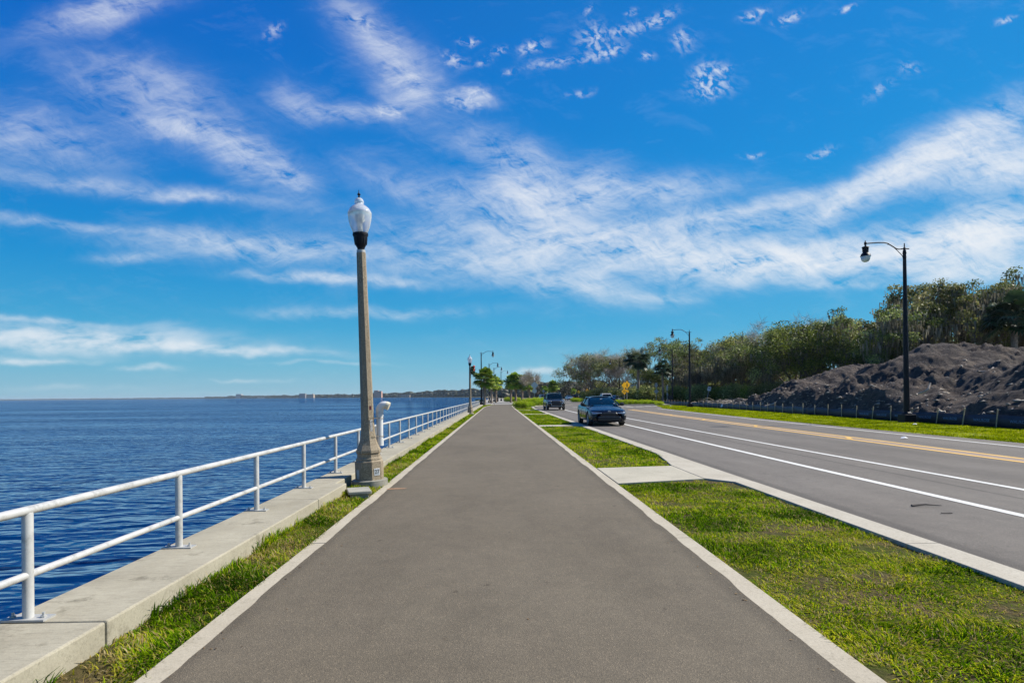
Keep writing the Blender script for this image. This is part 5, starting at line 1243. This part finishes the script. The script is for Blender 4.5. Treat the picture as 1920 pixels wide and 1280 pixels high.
    for s in (-1, 1):
        for (y, z) in P['handles']:
            q_ = side(s, y, z); b = MB(); b.tube([(q_.x+s*.012, y-.09, z),(q_.x+s*.03, y-.05, z),(q_.x+s*.03, y+.05, z),(q_.x+s*.012, y+.09, z)], .012, 5); b.build('door_handle', P.get('handle_mat', col), r, smooth=True)
    if P.get('badge'):
        x, z = P['badge']; h_ = hit(x, z); b = MB(); y_ = h_.y-.02
        b.tube([(.062*math.cos(t), y_, z+.038*math.sin(t)) for t in np.linspace(0, 2*math.pi, 17)], .007, 5, caps=False)
        b.tube([(.028*math.cos(t), y_, z+.002+.036*math.sin(t)) for t in np.linspace(0, 2*math.pi, 13)], .006, 5, caps=False)
        b.tube([(.05*math.cos(t), y_, z+.016+.018*math.sin(t)) for t in np.linspace(0, 2*math.pi, 13)], .006, 5, caps=False); b.build('badge', M['chrome'], r)
    for extra in P.get('extra', []): extra(r)
    return r
navy = paint('dark_navy_paint', (.003,.004,.010), .1); slate = paint('slate_grey_paint', (.026,.030,.036), .2); white = paint('white_car_paint', (.62,.63,.64), 0, .25)
silver = paint('silver_blue_paint', (.28,.33,.38)); black = paint('black_car_paint', (.010,.010,.018))
SEDAN = dict(paint=navy, L=4.64, w=1.79, axles=(-1.42, 1.30), wheel_r=.325, mirror=(-.62, 1.0), badge=(0,.69),
 body=[(-2.30,.60,.27,.60,.55),(-2.27,.74,.20,.69,.62),(-2.12,.84,.17,.765,.70),(-1.9,.875,.17,.805,.75),(-1.42,.89,.18,.895,.80),(-.95,.89,.19,.975,.87),(-.3,.89,.19,.965,.885),(.6,.89,.19,.97,.90),(1.3,.89,.19,.99,.92),(1.85,.865,.20,1.015,.93),(2.18,.80,.26,1.01,.92),(2.30,.70,.33,.93,.86)],
 cabin=[(-1.05,.70,.60,.90,.94),(-.90,.745,.61,.90,1.02),(-.52,.77,.58,.90,1.19),(-.15,.79,.55,.90,1.325),(.05,.80,.545,.90,1.355),(.40,.80,.54,.90,1.375),(.85,.79,.53,.90,1.355),(1.25,.76,.52,.90,1.27),(1.85,.68,.50,.93,1.03),(1.95,.62,.5,.93,.97)],
 roof=[(-.10,.545,1.345),(.06,.57,1.365),(.40,.575,1.378),(.8,.565,1.36),(1.1,.55,1.315)],
 pillars=[[(.765,-.98,.94),(.68,-.52,1.15),(.565,-.10,1.325)],[(.565,-.10,1.325),(.575,.38,1.355),(.56,.85,1.33),(.545,1.2,1.26),(.655,1.85,1.0)],[(.80,.32,.92),(.59,.38,1.335)]],
 belt=[(.80,-.75,.93),(.815,-.2,.94),(.815,.6,.95),(.79,1.3,.97)],
 front=[('grille',([(-.40,.555),(0,.54),(.40,.555)],[(-.34,.63),(0,.64),(.34,.63)]),M['trim'],.010,True,False),
  ('bumper_intake',([(-.50,.25),(0,.245),(.50,.25)],[(-.56,.37),(0,.385),(.56,.37)]),M['trim'],.012,True,False),
  ('bumper_bar',([(-.54,.40),(0,.41),(.54,.40)],[(-.50,.46),(0,.475),(.50,.46)]),simple('dark_grey_trim', (.05,.05,.055), .4),.020,True,False),
  ('fog_recess',([(.66,.32),(.80,.34)],[(.68,.50),(.80,.56)]),M['trim'],.010),
  ('headlight',([(.36,.605),(.60,.575),(.78,.555)],[(.36,.625),(.62,.64),(.80,.665)]),M['lamp_lens'],.012),
  ('lower_splitter',([(-.66,.215),(0,.21),(.66,.215)],[(-.62,.235),(0,.232),(.62,.235)]),M['trim'],.03,True,False)],
 rear=[('tail_light',([(.35,.78),(.78,.76)],[(.35,.86),(.78,.90)]),M['red_lens'],.012)],
 seams=[[(-.95,.90),(-.92,.5),(-.80,.25),(.22,.25),(.28,.90)],[(.30,.88),(.26,.25),(.85,.25),(1.08,.55),(1.15,.92)],[(-.95,.62),(1.2,.66)]], handles=[(.10,.80),(1.0,.83)])
sed = make_car('parked_car', SEDAN); p = at(1137.5, 29.9); sed.location = (5.10, 29.35, .0); sed.rotation_euler.z = R(1.0)
# hanging ornament, dash things seen through the windscreen are part of the windscreen view
b = MB(); b.box(-.05,.05,-.008,.008,-.012,.012, Matrix.Translation((-.02,-.42,1.262)) @ Matrix.Rotation(R(-22),4,'X')); b.box(-.018,.018,-.01,.0,-.11,-.02, Matrix.Translation((-.02,-.42,1.25))); b.build('mirror_ornament', M['sign_white'], sed)
b = MB(); b.box(-.04,.04,-.012,.0,-.008,.008, Matrix.Translation((.52,-.93,1.035)) @ Matrix.Rotation(R(-60),4,'X')); b.build('window_sticker', M['sign_white'], sed)
tag(sed, 'dark navy sedan parked facing the viewer by the kerb, nearest car', 'car')
def rack(r_):
    for s in (-1, 1): b = MB(); b.tube([(s*.66,-.25,1.70),(s*.68,-.05,1.755),(s*.68,1.45,1.75),(s*.66,1.65,1.69)], .02, 6); b.build('roof_rail', M['galv'], r_, smooth=True)
SUV = dict(paint=slate, L=4.42, w=1.84, axles=(-1.36, 1.28), wheel_r=.355, mirror=(-.70, 1.16), extra=[rack], mirror_mat=slate, belt_mat=M['chrome'],
 body=[(-2.18,.66,.36,.84,.76),(-2.13,.80,.30,.93,.84),(-1.98,.88,.27,.99,.91),(-1.7,.91,.26,1.03,.95),(-1.3,.92,.27,1.07,.99),(-.90,.92,.28,1.12,1.02),(-.2,.92,.28,1.11,1.03),(.6,.92,.28,1.13,1.05),(1.3,.92,.28,1.15,1.06),(1.8,.90,.30,1.16,1.07),(2.10,.86,.34,1.14,1.04),(2.2,.78,.42,1.05,.95)],
 cabin=[(-.98,.74,.66,1.04,1.08),(-.86,.79,.68,1.04,1.15),(-.6,.805,.68,1.04,1.37),(-.36,.82,.68,1.04,1.56),(-.18,.83,.675,1.04,1.635),(.4,.83,.67,1.04,1.665),(1.3,.82,.665,1.04,1.65),(1.7,.81,.66,1.05,1.60),(2.0,.79,.64,1.08,1.25),(2.06,.77,.62,1.08,1.15)],
 roof=[(-.30,.66,1.61),(-.1,.69,1.645),(.4,.70,1.665),(1.3,.69,1.655),(1.78,.67,1.60)],
 pillars=[[(.80,-.92,1.08),(.74,-.6,1.32),(.68,-.26,1.60)],[(.70,-.2,1.61),(.71,.4,1.62),(.70,1.3,1.62),(.68,1.72,1.57),(.79,2.0,1.12)],[(.84,.30,1.08),(.71,.34,1.60)],[(.83,1.25,1.1),(.70,1.2,1.60)]],
 belt=[(.835,-.75,1.10),(.85,-.2,1.11),(.85,.6,1.12),(.83,1.3,1.14)],
 front=[('upper_grille',([(-.44,.84),(0,.83),(.44,.84)],[(-.42,.89),(0,.885),(.42,.89)]),M['trim'],.010,True,False),
  ('main_grille',([(-.42,.46),(0,.45),(.42,.46)],[(-.58,.76),(0,.79),(.58,.76)]),M['trim'],.014,True,False),
  ('grille_surround',([(.43,.45),(.46,.45)],[(.60,.78),(.64,.78)]),M['chrome'],.022),
  ('headlight',([(.50,.86),(.80,.86)],[(.50,.90),(.81,.93)]),M['lamp_lens'],.014),
  ('lamp_pod',([(.66,.56),(.82,.58)],[(.66,.76),(.83,.78)]),M['trim'],.012),
  ('fog_light',([(.69,.66),(.77,.66)],[(.69,.73),(.77,.73)]),M['lamp_lens'],.026),
  ('lower_bar',([(-.60,.40),(0,.39),(.60,.40)],[(-.52,.44),(0,.43),(.52,.44)]),M['galv'],.022,True,False)],
 rear=[('tail_light',([(.45,.92),(.84,.92)],[(.45,1.00),(.84,1.04)]),M['red_lens'],.012)],
 seams=[[(-.88,1.0),(-.86,.6),(-.78,.36),(.22,.36),(.28,1.0)],[(.30,1.0),(.26,.36),(.80,.36),(1.05,.7),(1.2,1.04)]], handles=[(.10,.92),(1.08,.95)])
suv = make_car('parked_car', SUV); suv.location = (5.62, 59.3, 0); suv.rotation_euler.z = R(2)
tag(suv, 'slate grey crossover parked facing the viewer behind the navy sedan', 'car')
def far_car(P, px, d, rz, pt, lab, red=False):
    Q = dict(P); Q['paint'] = pt; Q['rim'] = M['galv']; Q['badge'] = None; Q['mirror_mat'] = pt
    o = make_car('car', Q); p = at(px, d); o.location = p; o.rotation_euler.z = R(rz); tag(o, lab, 'car', 'cars in the distant traffic'); return o
far_car(SUV, 1134.5, 93, 178, white, 'pale-roofed car seen from behind over the roof of the navy sedan')
far_car(SEDAN, 1152.5, 99, 150, silver, 'blue-grey car with a red tail light right of the pale-roofed car')
far_car(SUV, 1018.5, 150, 8, white, 'white vehicle left of the grey crossover, far away')
far_car(SEDAN, 1067, 172, 5, silver, 'silver sedan facing the viewer between crossover and dark far car')
far_car(SUV, 1079.5, 165, 175, black, 'dark far car behind the rounded dark green shrub')
far_car(SEDAN, 1093, 215, 90, silver, 'small silver car crossing at the far end of the road')

# ---------------------------------------------------------------- air
hz = MB(); hz.box(-14400, 4400, -600, 15400, -2.6, 30)
hm = bpy.data.materials.new('air'); hm.use_nodes = True; T = hm.node_tree; T.nodes.clear()
vo = T.nodes.new('ShaderNodeVolumePrincipled'); vo.inputs['Color'].default_value = (.78,.90,1,1); vo.inputs['Density'].default_value = 0.00006; vo.inputs['Anisotropy'].default_value = .2
T.links.new(vo.outputs[0], T.nodes.new('ShaderNodeOutputMaterial').inputs['Volume'])
hzo = hz.build('haze', hm); tag(hzo, kind='stuff')
